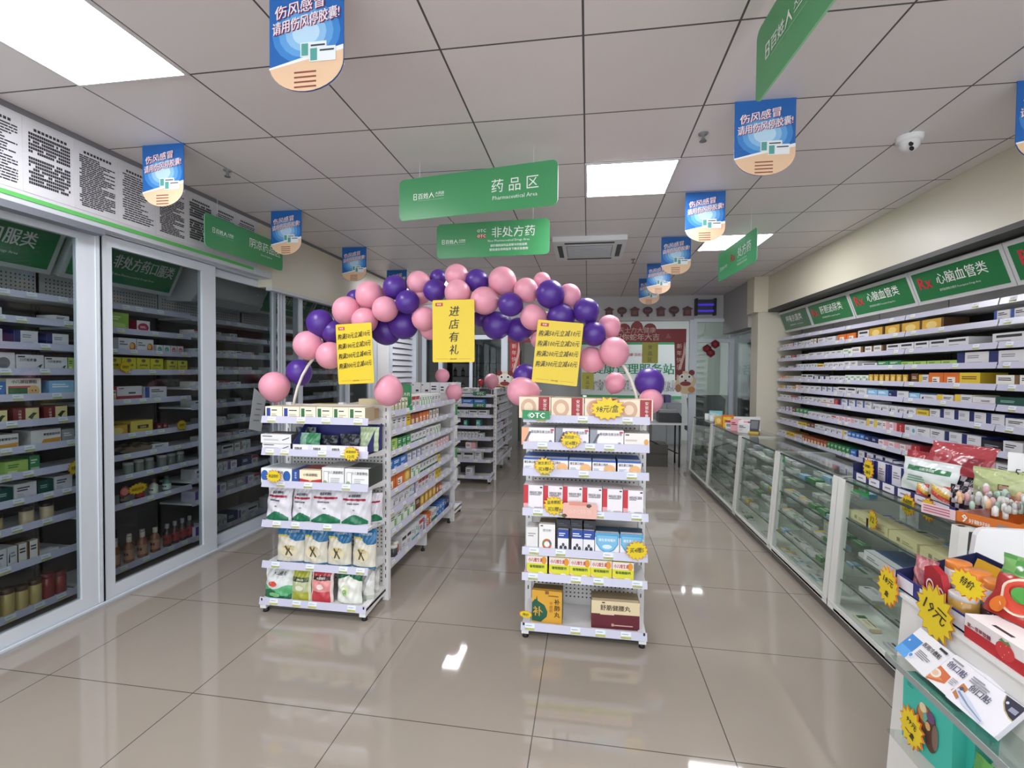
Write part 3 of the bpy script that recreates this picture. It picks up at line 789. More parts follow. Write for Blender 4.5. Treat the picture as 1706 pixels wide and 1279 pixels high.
# herbal end display, shelf 1: six small cream boxes and kraft cartons behind
YA = 2.735; b0 = G1Z[0] - .002
for i, (a, b) in enumerate(((442, 470), (471, 498.5), (499.5, 526), (527, 554), (554.5, 580.5), (581, 608))):
    front_box(f'small cream box with {"blue" if i < 2 else "green"} block, {nth(i + 1)} from the wall side on the pouch display top', a, b, 677 + i * .4, b0, YA, 'creamb' if i < 2 else 'cream', .13, 'small cream boxes')
for i, x in enumerate((-1.87, -1.66, -1.45)):
    put('medicine_carton', box_mesh(.2, .062, .1, '#c9b48c', '#b89a70', [('l', .1, .4, .8, .7, 2, '#8a6c48')]), f'kraft carton, {nth(i + 1)} of three behind the small cream boxes', 'carton', (x, 2.875, b0), 0, 'kraft cartons')
for i in range(3):
    put('medicine_box', box_mesh(.115, .05, .1, '#e6d742', '#d2c22e', [('l', .1, .3, .9, .7, 2, '#7a5a10')]), f'low yellow box, {nth(i + 1)} of three on top of the gondola behind the cream boxes', 'medicine box', (-1.91 + i * .118, 3.2, 1.2255), 0, 'low yellow boxes')
# shelf 2
b1 = G1Z[1] - .002
SYR = [('l', .05, .72, .5, .9, 1, INK), ('p', [(.72, .3), (.95, .62), (.93, .7), (.7, .38)], '#55575c'), ('l', .1, .3, .6, .5, 2, '#b2b4b8')]
front_box('long white box with syringe picture lying under another', 437, 484, 738, b1, YA, raw=('#e2e2e2', '#4b4b4e', SYR), d=.15)
o = front_box('long white box with syringe picture lying on top of its twin', 434.5, 485, 717, b1 + .075, YA - .005, raw=('#e2e2e2', '#4b4b4e', SYR), d=.15); o.location.z = b1 + hz(460, 738, YA, b1) + .001
# blue card tray with packets
cx, w_ = xw(487, 613, 745, YA - .01)
tr = empty('display_tray', 'blue card display tray full of packets on the pouch display', 'display tray', (cx, YA - .01, b1))
q = MB(); q.box(-w_ / 2, w_ / 2, 0, .2, 0, .006, '#33357c'); q.box(-w_ / 2, w_ / 2, .195, .2, 0, .17, '#33357c'); q.build('tray', tr)
for s in (-1, 1):
    q = MB(); q.prism([(s * w_ / 2, 0, 0), (s * w_ / 2, .2, 0), (s * w_ / 2, .2, .17), (s * w_ / 2, .13, .16), (s * w_ / 2, 0, .055)], (-s * .003, 0, 0), '#33357c'); q.build('side_wall', tr)
q = MB(); q.box(-w_ / 2, w_ / 2, 0, .003, 0, .05, '#d9d6e4')
for k in range(4):
    x0 = -w_ / 2 + .01 + k * w_ / 4
    q.poly([(x0, -.001, .008), (x0 + w_ / 4 - .03, -.001, .008), (x0 + w_ / 4 - .03, -.001, .045), (x0, -.001, .045)], '#efeef2'); q.text('保健贴膏', (x0 + .03, -.002, .018), UX, UZ, .016, INK, 'c', .05, .03)
q.build('front_panel', tr)
def f_green(u, v): return '#4f9a6c' if u > .4 else '#9fcbb0'
def f_dark(u, v): return '#2f3338' if (int(u * 5) + int(v * 4)) % 3 else '#55595f'
def f_clear(u, v): return '#3a4348' if (int(u * 7 + v * 6)) % 2 else '#6d7478'
def f_pale(u, v): return '#b9cc9f' if int(v * 9) % 2 else '#c8d6b4'
for lb, a, b, top, dy, fn, sd in (('crumpled clear packet at the wall end of the blue tray', 487, 522, 712, .10, f_clear, 3), ('shiny green packet in the blue tray', 494, 530, 722, .05, f_green, 4), ('dark clear packet in the middle of the blue tray', 532, 560, 726, .08, f_dark, 5), ('dark grey packet near the end of the blue tray', 563, 597, 724, .055, f_dark, 6), ('pale green packet standing at the aisle end of the blue tray', 596, 628, 712, .06, f_pale, 7)):
    pouch(lb, a, b, top, b1 + .008, YA + dy, fn, [], .045, .1, 'packets in the blue tray', sd, name='medicine_packet')
# shelf 3
b2 = G1Z[2] - .002
CIRC = [('e', .12, .5, .12, .36, '#2b5ea8'), ('e', .84, .5, .12, .36, '#2b5ea8'), ('t', .5, .6, .25, '维生素片', INK), ('r', .02, 0, .98, .1, '#a9c9a0')]
front_box('white box with two blue discs behind a star card', 435, 486, 780, b2, YA, raw=('#e8eef0', '#c5cdd2', CIRC), d=.17)
front_box('narrow blue and white box beside the disc box', 487, 498, 783, b2, YA, raw=('#2b4f94', '#22407a', [('v', .5, .72, .14, '钙片剂', '#e8eef6')]), d=.17)
front_box('cream and red box with small lettering', 499, 535, 783, b2, YA, raw=('#efe3c4', '#b0332d', [('p', [(0, 0), (1, 0), (1, .42), (.5, .3), (0, .42)], '#b8322c'), ('t', .5, .58, .2, '小柴胡颗粒', INK), ('e', .5, .3, .06, .06, '#e7c06a')]), d=.17)
WTXT = [('t', .62, .66, .17, '小儿氨酚颗粒', INK, .7), ('r', .08, .15, .3, .8, '#8c9094'), ('r', .1, .18, .28, .77, '#eceded'), ('e', .14, .2, .09, .1, '#8fa878'), ('l', .4, .2, .85, .5, 3, '#b9bcc0')]
front_box('square white granule box, nearer the wall of the pair', 536.5, 573, 779, b2, YA, raw=('#e9e9e8', '#cfcfcd', WTXT), d=.2)
front_box('square white granule box with dark side at the shelf end', 574.5, 614, 781, b2, YA, raw=('#e9e9e8', '#3a403c', WTXT), d=.2)
# shelf 4: white pouches with a red strip and green wave
b3 = G1Z[3] - .002
def f_isatis(u, v):
    if v < .2 + .12 * math.sin(5.2 * u - 1.2) and v > .05 and .06 < u < .94: return '#23714d'
    if .70 < v < .755 and .1 < u < .85: return '#9c2740'
    return '#d3d0d7'
ISA = [('t', .48, .79, .065, '板蓝根颗粒', INK, .72, .03), ('t', .45, .6, .04, '清热解毒 凉血利咽', INK, .7), ('t', .5, .44, .035, '冲剂', INK)]
for i, (a, b, top) in enumerate(((435, 481, 812), (480, 517, 816), (511, 566, 814), (562, 613, 818))):
    pouch(f'white pouch with red strip and green wave, {nth(i + 1)} from the wall side', a, b, top, b3, YA + .012 * (i % 2), f_isatis, ISA, .075, .1, 'white pouches with red strip', 10 + i, (-.12, 0, .05, .1)[i])
pouch('clear and white crumpled pouch at the aisle end of the red strip pouches', 606, 634, 824, b3, YA + .1, f_isatis, [], .06, .05, None, 17, .5)
# shelf 5: blue topped pouches
b4 = G1Z[4] - .002
def f_blue(u, v):
    w_ = .68 + .06 * math.sin(5 * u + .5)
    if v > w_ + .045: return '#2b6a97'
    if v > w_: return '#c9b95c' if u < .45 else '#2b6a97'
    if v < .06: return '#3c6f92'
    return '#d2cdbd'
BLP = [('t', .6, .84, .06, '板蓝根颗粒', '#d8e6ee', .62, .02), ('e', .5, .36, .3, .17, '#d6cba6'), ('e', .5, .46, .2, .06, '#c3b27c'), ('p', [(.38, .24), (.44, .24), (.5, .36), (.62, .22), (.66, .25), (.54, .38), (.62, .5), (.57, .5), (.5, .42), (.4, .52), (.36, .48), (.45, .37)], '#4b4436')]
for i, (a, b, top) in enumerate(((456, 502, 880), (500, 540.5, 881), (540, 580.5, 883), (581, 623, 884))):
    pouch(f'blue topped granule pouch with drawn figures, {nth(i + 1)} from the wall side', a, b, top, b4, YA + .01, f_blue, BLP, .08, .06, 'blue topped pouches', 20 + i, (.1, 0, 0, -.12)[i])
# shelf 6
b5 = G1Z[5] - .002
def f_haw(u, v):
    if v < .22 + .1 * math.sin(6 * u): return '#2c6a49'
    if v < .4 + .07 * math.sin(7 * u + 2): return '#5aa873'
    return '#d6d9d7'
HAW = [('t', .55, .78, .1, '大山楂丸', INK, .72, .02), ('e', .36, .5, .15, .085, '#cf4a35'), ('p', [(.36, .57), (.5, .68), (.4, .6)], '#3f7a3a'), ('e', .45, .16, .2, .08, '#86c486')]
pouch('white and green hawthorn pouch with red berry on the bottom shelf', 434, 483, 950, b5, 2.715, f_haw, HAW, .085, .1, None, 31)
def f_lg(u, v):
    if u < .1 or u > .9: return '#cfd3b2'
    return '#44502f' if .62 < v < .76 else ('#a7ab3f' if v > .76 or v < .3 else '#b4bb92')
pouch('narrow olive green pouch beside the hawthorn pouch', 481, 514, 952, b5, 2.72, f_lg, [('t', .5, .66, .06, '决明子茶', '#e9ead0', .7), ('e', .5, .44, .22, .09, '#dcdcc0')], .06, .06, None, 32)
def f_rd(u, v):
    if u < .1 or u > .9: return '#e3d2cc'
    return '#3a2326' if .68 < v < .8 else ('#c0434d' if v > .8 or v < .35 else '#dd8f8d')
pouch('red pouch with dark lettering band next to the olive pouch', 513.5, 551, 952, b5, 2.72, f_rd, [('t', .5, .71, .07, '大枣枸杞', '#efe0d8', .7), ('e', .5, .5, .16, .08, '#f0d9d2')], .065, .06, None, 33)
def f_gw(u, v): return '#1f6a45' if v > .72 + .3 * abs(u - .5) * (-1) + .1 or v > .86 else ('#e6e7df' if v > .06 else '#c2c6b8')
GWP = [('e', .42, .5, .16, .14, '#e2c48e'), ('e', .42, .36, .12, .12, '#8dbb70'), ('t', .5, .86, .06, '菊花决明', '#e5efe5', .7)]
pouch('white pouch with green top and a cartoon child', 555, 599, 952, b5, 2.72, f_gw, [('e', .44, .42, .18, .16, '#cfd9ae'), ('e', .44, .36, .09, .1, '#7fae5e')], .09, .04, None, 34, -.1)
def f_pl(u, v): return '#d8d8d4' if v > .2 else '#b7bfb0'
pouch('plain silvery pouch behind the green top pouch', 590, 622, 953, b5, 2.80, f_pl, [], .06, .04, None, 35, -.15)
pouch('plain pouch in the corner of the bottom shelf by the back panel', 602, 630, 949, b5, 2.88, f_pl, [('l', .2, .3, .8, .4, 2, '#6b4a4a')], .05, .04, None, 36, -.15)

# vitamin end display
YB = 2.722
HER = [('e', .3, .5, .25, .42, '#cfa98e'), ('e', .3, .5, .14, .24, '#e8d3b6'), ('r', .62, .0, .96, 1, '#9c2f36'), ('v', .82, .74, .17, '安宫牛黄丸', '#efe0d6')]
c0 = G3Z[0] - .002
for i, (a, b, top) in enumerate(((865, 917.5, 661), (918.5, 973, 662.5), (974.5, 1030.5, 664), (1031.5, 1088, 666))):
    front_box(f'cream and red box with a round landscape, {nth(i + 1)} along the top of the vitamin display', a, b, top, c0, YB, raw=('#ead9c0', '#c7b296', HER), d=.15, group='cream and red landscape boxes')
c1_ = G3Z[1] - .002
INS = lambda c: [('r', 0, 0, .22, 1, c), ('p', [(.08, .2), (.14, .15), (.3, .75), (.24, .8)], '#5b5f66'), ('t', .62, .68, .17, '重组胰岛素注射液', '#6a6a72', .66), ('r', .88, .84, .98, .94, '#c8444c'), ('e', .88, .2, .05, .11, '#8f95b8')]
front_box('white box with peach block and drawn pen', 869, 924, 712, c1_, YB, raw=('#ece8ec', '#d7d0d4', INS('#e9ab84')), d=.15)
front_box('white box with grey block behind the yellow price star', 925.5, 981, 713.5, c1_, YB, raw=('#ece8ec', '#d7d0d4', INS('#90949f')), d=.15)
front_box('white box with grey block, third along its shelf', 983, 1039, 716.5, c1_, YB, raw=('#ece8ec', '#d7d0d4', INS('#90949f')), d=.15)
front_box('cream white box with a little blue figure at the shelf end', 1040, 1082, 722, c1_, YB, raw=('#ebe5e0', '#d7cfca', [('r', .05, .84, .2, .92, INK), ('l', .05, .45, .7, .7, 1, '#cfc3bd'), ('e', .88, .42, .09, .2, '#e0a356'), ('r', .78, 0, 1, .22, '#44638f')]), d=.15)
c2_ = G3Z[2] - .002
VIT = [('r', 0, .86, 1, 1, '#2f5ca8'), ('t', .36, .6, .19, '维生素口溶片', INK, .62, .02), ('e', .74, .36, .25, .34, '#e6b47c'), ('r', .66, 0, .84, .32, '#e9c494'), ('l', .06, .2, .4, .45, 3, '#9fb4cc')]
for i, (a, b, top) in enumerate(((872, 907.5, 762), (908.5, 946.5, 763.5), (948, 985.5, 765), (987, 1026, 767), (1029, 1068, 768))):
    front_box(f'white and blue vitamin box with orange print, {nth(i + 1)} along the third shelf', a, b, top, c2_, YB, raw=('#eae6e8', '#3f6fb5', VIT), d=.2, group='white and blue vitamin boxes')
c3_ = G3Z[3] - .002
RW = [('p', [(0, .3), (.24, .3), (.24, 1), (0, 1)], '#c3323e'), ('p', [(0, .1), (.24, .1), (.24, .3), (0, .3)], '#e6a3a8'), ('l', .3, .62, .92, .68, 1, '#8d8d92'), ('t', .62, .66, .12, '阿胶益寿口服液', '#77777c', .62), ('r', .84, .9, .96, .95, INK), ('l', .06, .12, .5, .22, 2, '#bcbcc0'), ('l', .55, .1, .95, .2, 2, '#9c9ca2')]
for i, (a, b, top) in enumerate(((872.5, 905, 808), (905.8, 937.5, 809.5), (938, 970.5, 810.5), (971, 1003, 812.5), (1004, 1037.5, 814.5), (1038.5, 1072, 817))):
    front_box(f'tall white box with red corner stripe, {nth(i + 1)} along the fourth shelf', a, b, top, c3_, YB, raw=('#ebe6ea', '#d8cfd3', RW), d=.12, group='tall white and red boxes')
for i, x in enumerate((-.25, -.14, -.03)):
    o = put('medicine_box', box_mesh(.105, .14, .05, '#ebe6ea', '#d8cfd3', RW), f'white and red box lying flat behind the tall row, {nth(i + 1)} of three', 'medicine box', (x, 2.99 - .0, c3_ + .0), 0, 'white and red boxes lying flat'); o.rotation_euler = (-R90 * 1.0, 0, 0); o.location = (x, 2.85, c3_ + .05)
c4_ = G3Z[4] - .002
front_box('narrow pale grey box at the wall end of the fifth shelf', 877, 896.5, 878, c4_, YB, raw=('#e2e2e0', '#c9c9c6', [('l', .15, .6, .85, .8, 2, '#a2a2a4'), ('r', .1, .08, .9, .12, '#77777a')]), d=.1)
front_box('tall white box with a ring of coloured segments', 898, 925, 873, c4_, YB, raw=('#eceae8', '#8e8168', [('t', .5, .72, .1, '蛋白粉', GREY), ('e', .5, .26, .3, .2, '#c26a3a'), ('p', [(.5, .26), (.8, .26), (.66, .44)], '#4a7a8e'), ('p', [(.5, .26), (.3, .42), (.2, .24)], '#6f8f57'), ('e', .5, .26, .17, .11, '#f0eeec'), ('r', .1, .92, .25, .96, INK)]), d=.12)
MLT = [('r', 0, .62, 1, 1, '#27489c'), ('l', .1, .72, .9, .9, 2, '#dfe6f2'), ('e', .3, .2, .14, .1, '#33363c'), ('e', .7, .2, .14, .1, '#33363c'), ('e', .5, .34, .12, .08, '#4c5058')]
for i, (a, b, top) in enumerate(((929.5, 947.5, 882), (952.5, 971, 882.5), (972, 990.5, 884))):
    front_box(f'slim blue and white box with black figures, {nth(i + 1)} of three', a, b, top, c4_, YB, raw=('#e9e8ee', '#26314f', MLT), d=.12, group='slim blue and white boxes')
    put('medicine_box', box_mesh(.075, .05, .12, '#23252d', '#1d1f26', [('l', .1, .3, .8, .7, 2, '#4c5058')]), f'dark box lying on the slim blue boxes, {nth(i + 1)} of three', 'medicine box', (at((a + b) / 2, 880, Y=YB).x, YB + .02, c4_ + hz((a + b) / 2, top, YB, c4_) + .001), 0, 'dark boxes on the slim boxes')
SHD = [('r', 0, .8, 1, 1, '#5aa3d0'), ('p', [(.04, .92), (.96, .92), (.96, .5), (.78, .22), (.5, .08), (.22, .22), (.04, .5)], '#4f9ccc'), ('p', [(.08, .88), (.92, .88), (.92, .52), (.75, .26), (.5, .13), (.25, .26), (.08, .52)], '#7cbcdf'), ('t', .5, .62, .13, '维生素咀嚼片', '#f2f7fa', .7, .03), ('e', .5, .38, .2, .1, '#d8ecf5')]
for i, (a, b, top) in enumerate(((991.5, 1032, 888), (1033, 1072, 890))):
    front_box(f'white box with sky blue shield, {nth(i + 1)} of the pair at the shelf end', a, b, top, c4_, YB, raw=('#eaeaee', '#2d4f6b', SHD), d=.12, group='boxes with a blue shield')
c5_ = G3Z[5] - .002
ORY = [('r', 0, .62, 1, .98, '#f0e6e0'), ('t', .42, .68, .2, '小儿维生素', '#c23a34', .7, .04), ('e', .84, .78, .13, .18, '#e39a35'), ('t', .5, .4, .14, '葡萄糖酸钙', '#3c6a2e', .72, .03), ('p', [(0, 0), (.6, 0), (0, .3)], '#e8cfae'), ('p', [(0, .04), (.36, .0), (0, .22)], '#cf6a3a'), ('e', .7, .14, .16, .1, '#efe7c2')]
for i, (a, b, top) in enumerate(((878, 912, 925), (915, 949, 928), (949.5, 984, 930.5), (984.5, 1019.5, 933), (1020.5, 1056, 936))):
    front_box(f'orange and lime calcium box, {nth(i + 1)} along the sixth shelf', a, b, top, c5_, YB, raw=('#dcd83e', '#5a4a2a', ORY), d=.14, group='orange and lime calcium boxes')
c6_ = G3Z[6] - .002
front_box('large gold box with dark green leaf and brush characters', 886.5, 936.5, 984, c6_, 2.74, raw=('#dba63c', '#6d5a34', [('p', [(0, .05), (.3, .02), (.5, .2), (.52, .35), (.42, .55), (.1, .72), (0, .6)], '#1f5a45'), ('t', .2, .2, .3, '补', '#dba63c', None, .02), ('p', [(.12, .62), (.2, .62), (.16, .84)], '#1f5a45'), ('v', .84, .6, .17, '补肺丸', '#33240f', .02), ('v', .64, .58, .1, '中成药', '#b0752a'), ('r', .44, .9, .56, 1, '#8a5a26'), ('l', .55, .84, .9, .9, 1, '#8a5a26')]), d=.09, rz=-.03)
front_box('large maroon and cream box with five brush characters', 985.5, 1066, 1002, c6_, 2.74, raw=('#e2d0aa', '#8a7a5e', [('r', 0, 0, 1, .53, '#64222e'), ('p', [(.18, .5), (.48, .5), (.46, .57), (.2, .57)], '#e2d0aa'), ('t', .5, .66, .2, '舒筋健腰丸', '#2c2318', .68, .015), ('l', .45, .12, .9, .2, 1, '#c9a99a'), ('r', .42, .1, .47, .2, '#cf9a8c'), ('r', .22, .92, .28, .96, INK)]), d=.12, rz=.02)

# star price cards on the two displays
UP = (0, 0, 1)
def star_at(label, x, y, wpx, hpx, Y, lines, rot=0.0, **k):
    p = at(x, y, Y=Y); s = Y * 1.0 / FPX
    return burst(label, p, UX, UP, wpx * s, hpx * s, lines, rot, **k)
YS = 2.70
star_at('yellow star card clipped under the blue tray', 585, 756, 33, 27, YS, [('本品特价', .2, .05), ('12元', .25, -.3)])
star_at('yellow star card in front of the box with blue discs', 456, 793, 33, 24, YS, [('本品特价', .3, -.12)], group='yellow star price cards')
star_at('large yellow star card reading 98 yuan a box', 1012, 681, 60, 40, YS - .005, [('98元/盒', .34, -.15)], .05)
star_at('yellow star card on the pen box shelf', 951, 733, 36, 30, YS - .005, [('买四送一', .2, .08), ('买4赠3', .25, -.28)], .05)
star_at('yellow star card on the vitamin box shelf', 907, 776, 36, 30, YS - .005, [('维生素口', .2, .08), ('买3赠4', .25, -.28)], .05)
star_at('yellow star card before the tall white and red boxes', 923, 842, 38, 34, YS - .005, [('益寿颗粒', .2, .08), ('买5赠6', .25, -.28)], .05)
star_at('yellow star card at the end of the blue shield boxes', 1061, 917, 38, 34, YS - .005, [('买4赠5', .28, -.1)], .1)
star_at('small yellow star card hanging beside the gold box', 876, 1023, 24, 14, YS - .005, [('特价', .4, -.2)], -.1)
p = at(966, 851, Y=YS - .008)
q = MB(); q.prism([p + Vector((x, 0, z)) - p for x, z in rrect(.19, .085, .012)], (0, .002, 0), '#e5b3a6'); q.text('OTC特惠', (0, -.001, -.02), UX, UZ, .03, '#e9c9bf', 'c', .16); q.box(-.06, .04, -.001, 0, .03, .05, '#d98f7f')
for a in ((.05, .03), (-.085, -.03)): q.poly([(a[0] + .016 * math.cos(t), -.0015, a[1] + .012 * math.sin(t)) for t in (0, 1.2, 2.4, 3.6, 4.8)], '#5b4a3a')
o = q.build('promotion_card'); o.location = p; tag(o, 'pink card propped before the tall white and red boxes', 'promotion card')
p = at(893, 692, Y=YS - .006)
q = MB(); q.prism([(-.078, 0, -.022), (.078, 0, -.02), (.078, 0, .026), (-.078, 0, .03)], (0, .002, 0), '#2f8a57'); q.text('OTC', (.005, -.001, -.014), UX, UZ, .03, WH, 'c', None, .06)
q.poly([(-.05, -.0008, 0), (-.035, -.0008, .018), (-.03, -.0008, .018), (-.043, -.0008, 0), (-.03, -.0008, -.016), (-.035, -.0008, -.016)], '#8fc79f')
o = q.build('shelf_sign'); o.location = p; tag(o, 'green OTC sign clipped to the top of the vitamin display', 'shelf sign')

# ---------------------------------------------------------------- rows along the gondola side (count from the shop front)
rg = random.Random(4)
SP = ['creamb:.06x.1 cream*5:.062x.095 wred*3:.085x.095 wgreenl*5:.06x.095 white*3:.08x.09',
      'wgreenl*1:.1x.11 white*3:.085x.115 yellow:.085x.105 rbrown*2:.09x.09 orange*3:.08x.09 wbrown*3:.09x.09',
      'green:.09x.085 lgreen:.1x.09 green*3:.085x.085 wgreen*4:.085x.08 white*2:.09x.09 wgreenl*3:.07x.085',
      'blue*3:.12x.075 wblue*4:.1x.07 white*2:.13x.075 wpink*5:.085x.07',
      'orange*2:.16x.1 gold*1:.13x.1 wgreenl*2:.1x.09 wgreen*6:.075x.085 yellow*1:.07x.08',
      'white*1:.12x.09 wblack*3:.1x.085 wteal:.1x.085 wpurple:.09x.085 wred*3:.08x.085 white*2:.09x.085 yellow*2:.08x.085',
      'lgreen*1:.07x.09 wgreenl*4:.12x.1 brown*1:.11x.1 gold*4:.1x.095 rbrown*2:.08x.09',
      '_.28 wtext*2:.1x.12 wteal*2:.08x.11 wred:.1x.11 wpurple:.08x.11 orange*2:.06x.1 wgreen*2:.07x.1 blue*3:.08x.11 navy*2:.07x.1']
for i, (z, sp) in enumerate(zip(SIDEZ, SP)):
    fill(Row(f'along shelf {("one", "two", "three", "four", "five", "six", "seven", "eight")[i]} of the gondola side', (-1.335, 3.06, z - .002), (0, 1, 0), R90, f'boxes on gondola shelf {i + 1}'), sp, 1.58, rg, depth=.2, name='tablet_box')
for k in range(4):
    jar('glass_jar', f'squat dark jar, {nth(k + 1)} on the bottom shelf of the gondola side', 'jar', (-1.36 - .02 * (k % 2), 3.1 + k * .07, SIDEZ[7] - .002), .032, .075, ('#5a3236', '#8a8f80', '#4a4a4e', '#a05a5a')[k], '#d9d5cd', 'dark jars on the gondola')
# top of the gondola and rear end display
for k in range(5):
    dn, c = (('wredl', '#e6e6e6'), ('wredl', ''), ('wgreen', ''), ('white', ''), ('wteal', ''))[k]
    front_box(f'upright box on top of the far end display, {nth(k + 1)} from the cabinets', 686 + k * 15.5, 701 + k * 15.5, 637, 1.218, 4.76, dn, .12)
def f_gp(u, v): return '#4d8f52' if v > .35 else '#d9dccd'
for k, z in enumerate((1.0, .78, .55, .33)):
    put('medicine_pouch', pouch_mesh(.15, .17, .06, f_gp if k % 2 == 0 else f_pl, [], .05, 40 + k), f'pouch, {nth(k + 1)} from the top on the far end display of the herbal gondola', 'pouch', (-1.42, 4.9, z), R90 * .3)
p = at(664, 643, Y=3.45); q = MB(); q.prism([(x, 0, z) for x, z in rrect(.2, .16, .02)], (0, .006, 0), M('#2f8550', .35)); q.text('OTC', (-.03, -.001, .03), UX, UZ, .022, WH, 'c', None, .05); q.text('非处方药', (.04, -.001, -.01), UX, UZ, .026, WH, 'c', .1); q.box(-.1, .1, -.02, .03, -.115, -.08, '#3f9960')
o = q.build('standing_sign'); o.location = (p.x, p.y, 1.228 - .003 + .115); tag(o, 'green sign standing on the gondola top behind the pink balloon', 'sign')

# second gondola front and side
SP2 = ['dgreen*2:.12x.1 wgreen*2:.12x.1 black:.1x.09', 'wgreen:.1x.09 white:.14x.09 blue*2:.16x.085', 'wteal*3:.11x.08 wtext*2:.13x.08', '_.1 teal:.05x.09 _.12 teal:.05x.09 _.12 teal:.06x.1', 'white*10:.045x.09 wteal:.06x.07', '_.3 wpink:.14x.1', '_.1 wtext*2:.16x.12 white:.1x.13', 'wtext:.2x.11 _.1 white:.1x.12']
for i, (z, sp) in enumerate(zip(G2Z, SP2)):
    fill(Row(f'on shelf {("one", "two", "three", "four", "five", "six", "seven", "eight")[i]} of the second end display', (-1.94, 6.385, z - .002), (1, 0, 0), 0, f'boxes on the second end display shelf {i + 1}'), sp, .64, rg, depth=.15, maxh=.13, name='tablet_box')
for i, z in enumerate([1.20, 1.075, .94, .81, .675, .54, .40, .2]):
    fill(Row(f'along shelf {("one", "two", "three", "four", "five", "six", "seven", "eight")[i]} of the second gondola', (-1.31, 6.75, z - .002), (0, 1, 0), R90, f'boxes on the second gondola shelf {i + 1}'),
         ' '.join(rg.choice(['white*2:.12x.08', 'wteal:.14x.07', 'grey:.13x.08', 'wpurple:.12x.08', 'wgreen:.11x.08', '_.12', 'brown:.12x.09']) for _ in range(9)), 1.4, rg, name='tablet_box')
for k in range(2):
    q = MB(); q.prism([(-.09, 0, -.025), (.09, 0, -.025), (.09, 0, .025), (-.09, 0, .025)], (0, .003, 0), '#2f7a52'); q.text('OTC', (.01, -.001, -.016), UX, UZ, .032, WH, 'c', None, .06)
    o = q.build('shelf_sign'); o.location = (-1.44, 6.345, 1.225 - k * .16); tag(o, ('green OTC sign on the top shelf of the second gondola', 'green OTC sign on the second shelf of the second gondola')[k], 'shelf sign', 'green OTC signs')
# goods on top behind the vitamin display
for k in range(8):
    dn = ('dgreen', 'wredl', 'dgreen', 'red', 'wgreen', 'green', 'wred', 'yellow')[k]
    desc, fr_, sd_, dec_ = DZ[dn]
    put('medicine_box', box_mesh(.14, .07 + .025 * (k % 3), .1, fr_, sd_, dec_), f'{desc}, {nth(k + 1)} on the shelf top behind the landscape boxes', 'medicine box', (-.23 + (k % 4) * .155, 3.12 + (k // 4) * .22, 1.222 if k % 4 < 2 else 1.222), .05 * (k % 3 - 1))

# ================================================================== glass cabinets along the left wall
BAYS = [('nearest', 1.75, 2.66), ('second', 2.70, 3.57), ('third', 3.60, 4.55), ('fourth', 4.60, 5.50), ('fifth', 5.53, 6.42)]
ZLA = [1.953, 1.803, 1.650, 1.497, 1.345, 1.19, 1.037, .885, .73, .57, .35, .064]
ZLB = [1.962, 1.79, 1.642, 1.495, 1.28, 1.03, .882, .73, .53, .075]
ZLC = [1.95, 1.808, 1.648, 1.497, 1.363, 1.196, 1.035, .884, .728, .566, .376, .067]
LX = -3.3
for (nm, y0, y1), zl in zip(BAYS, (ZLA, ZLB, ZLC, ZLA, ZLA)):
    u = shelf_unit('wall_shelving', f'white medicine shelving behind the {nm} sliding glass door', (LX - .33, (y0 + y1) / 2, 0), R90, y1 - y0 + .02, zl, [.33] * len(zl), 2.42, backcol='#6a6460', pegs=[(1.99, 2.10)], foot=False, seed=hash_(nm), arms=False, barcol='#5f5a56')  # back and upright greys hold the shade on pale pegboard behind the glass
    k = MB(); k.box(-(y1 - y0) / 2 - .01, (y1 - y0) / 2 + .01, -.016, -.0145, 1.98, 2.42, M(PEG, .6)); peg_holes(k, -(y1 - y0) / 2 + .03, (y1 - y0) / 2, 1.99, 2.12, -.0165); k.build('top_pegboard', u)


def light_box(label, face_dir, x_top, x_bot, y0, y1, zt, zb, content, col='#2f7c49', frame='#d2d2d2', facecol=None):
    """tilted header box: white frame > green face > lettering; built about its own centre"""
    c = Vector(((x_top + x_bot) / 2, (y0 + y1) / 2, (zt + zb) / 2))
    o = empty('shelf_header_sign', label, 'header sign', c)
    s = face_dir
    up = (Vector((x_top, 0, zt)) - Vector((x_bot, 0, zb))); H_ = up.length; up.normalize()
    right = Vector((0, 1, 0)) * s            # reading direction as seen from the aisle
    n = right.cross(up)                       # outward normal
    W_ = y1 - y0
    f = MB()
    def P(u, v, e): return right * u + up * v + n * e
    f.prism([P(-W_ / 2, -H_ / 2, 0), P(W_ / 2, -H_ / 2, 0), P(W_ / 2, H_ / 2, 0), P(-W_ / 2, H_ / 2, 0)], -n * .05, M(frame, .4)); f.build('frame', o)
    b = .03; g = MB(); g.prism([P(-W_ / 2 + b, -H_ / 2 + b, .003), P(W_ / 2 - b, -H_ / 2 + b, .003), P(W_ / 2 - b, H_ / 2 - b, .003), P(-W_ / 2 + b, H_ / 2 - b, .003)], -n * .006, M(col, .25)); g.build('face', o)
    t = MB(); content(t, P, W_, H_, right, up); t.build('lettering', o)
    return o
def lc(tx, en, rx=None, off=.0, wide=.68):
    def c(t, P, W_, H_, r, u):
        if rx: t.text('Rx', P(-W_ * .33, -H_ * .08, .0045), r, u, H_ * .33, '#cc3340', 'c', None, .05)
        t.text(tx, P(W_ * (.07 if rx else off), -H_ * .05, .0045), r, u, H_ * .31, '#f0f3ee', 'c', W_ * (.62 if rx else wide), .025)
        t.text(en, P(W_ * .02, -H_ * .24, .0045), r, u, H_ * .08, '#d4e2d4', 'c', W_ * .72, .02)
    return c
NPD = '非处方药 Non Pharmaceutical Drugs Area'
light_box('green header sign with oral medicine lettering behind the nearest glass door', 1, -3.3, -3.45, 1.75, 2.63, 2.41, 2.12, lc('非处方药口服类', NPD))
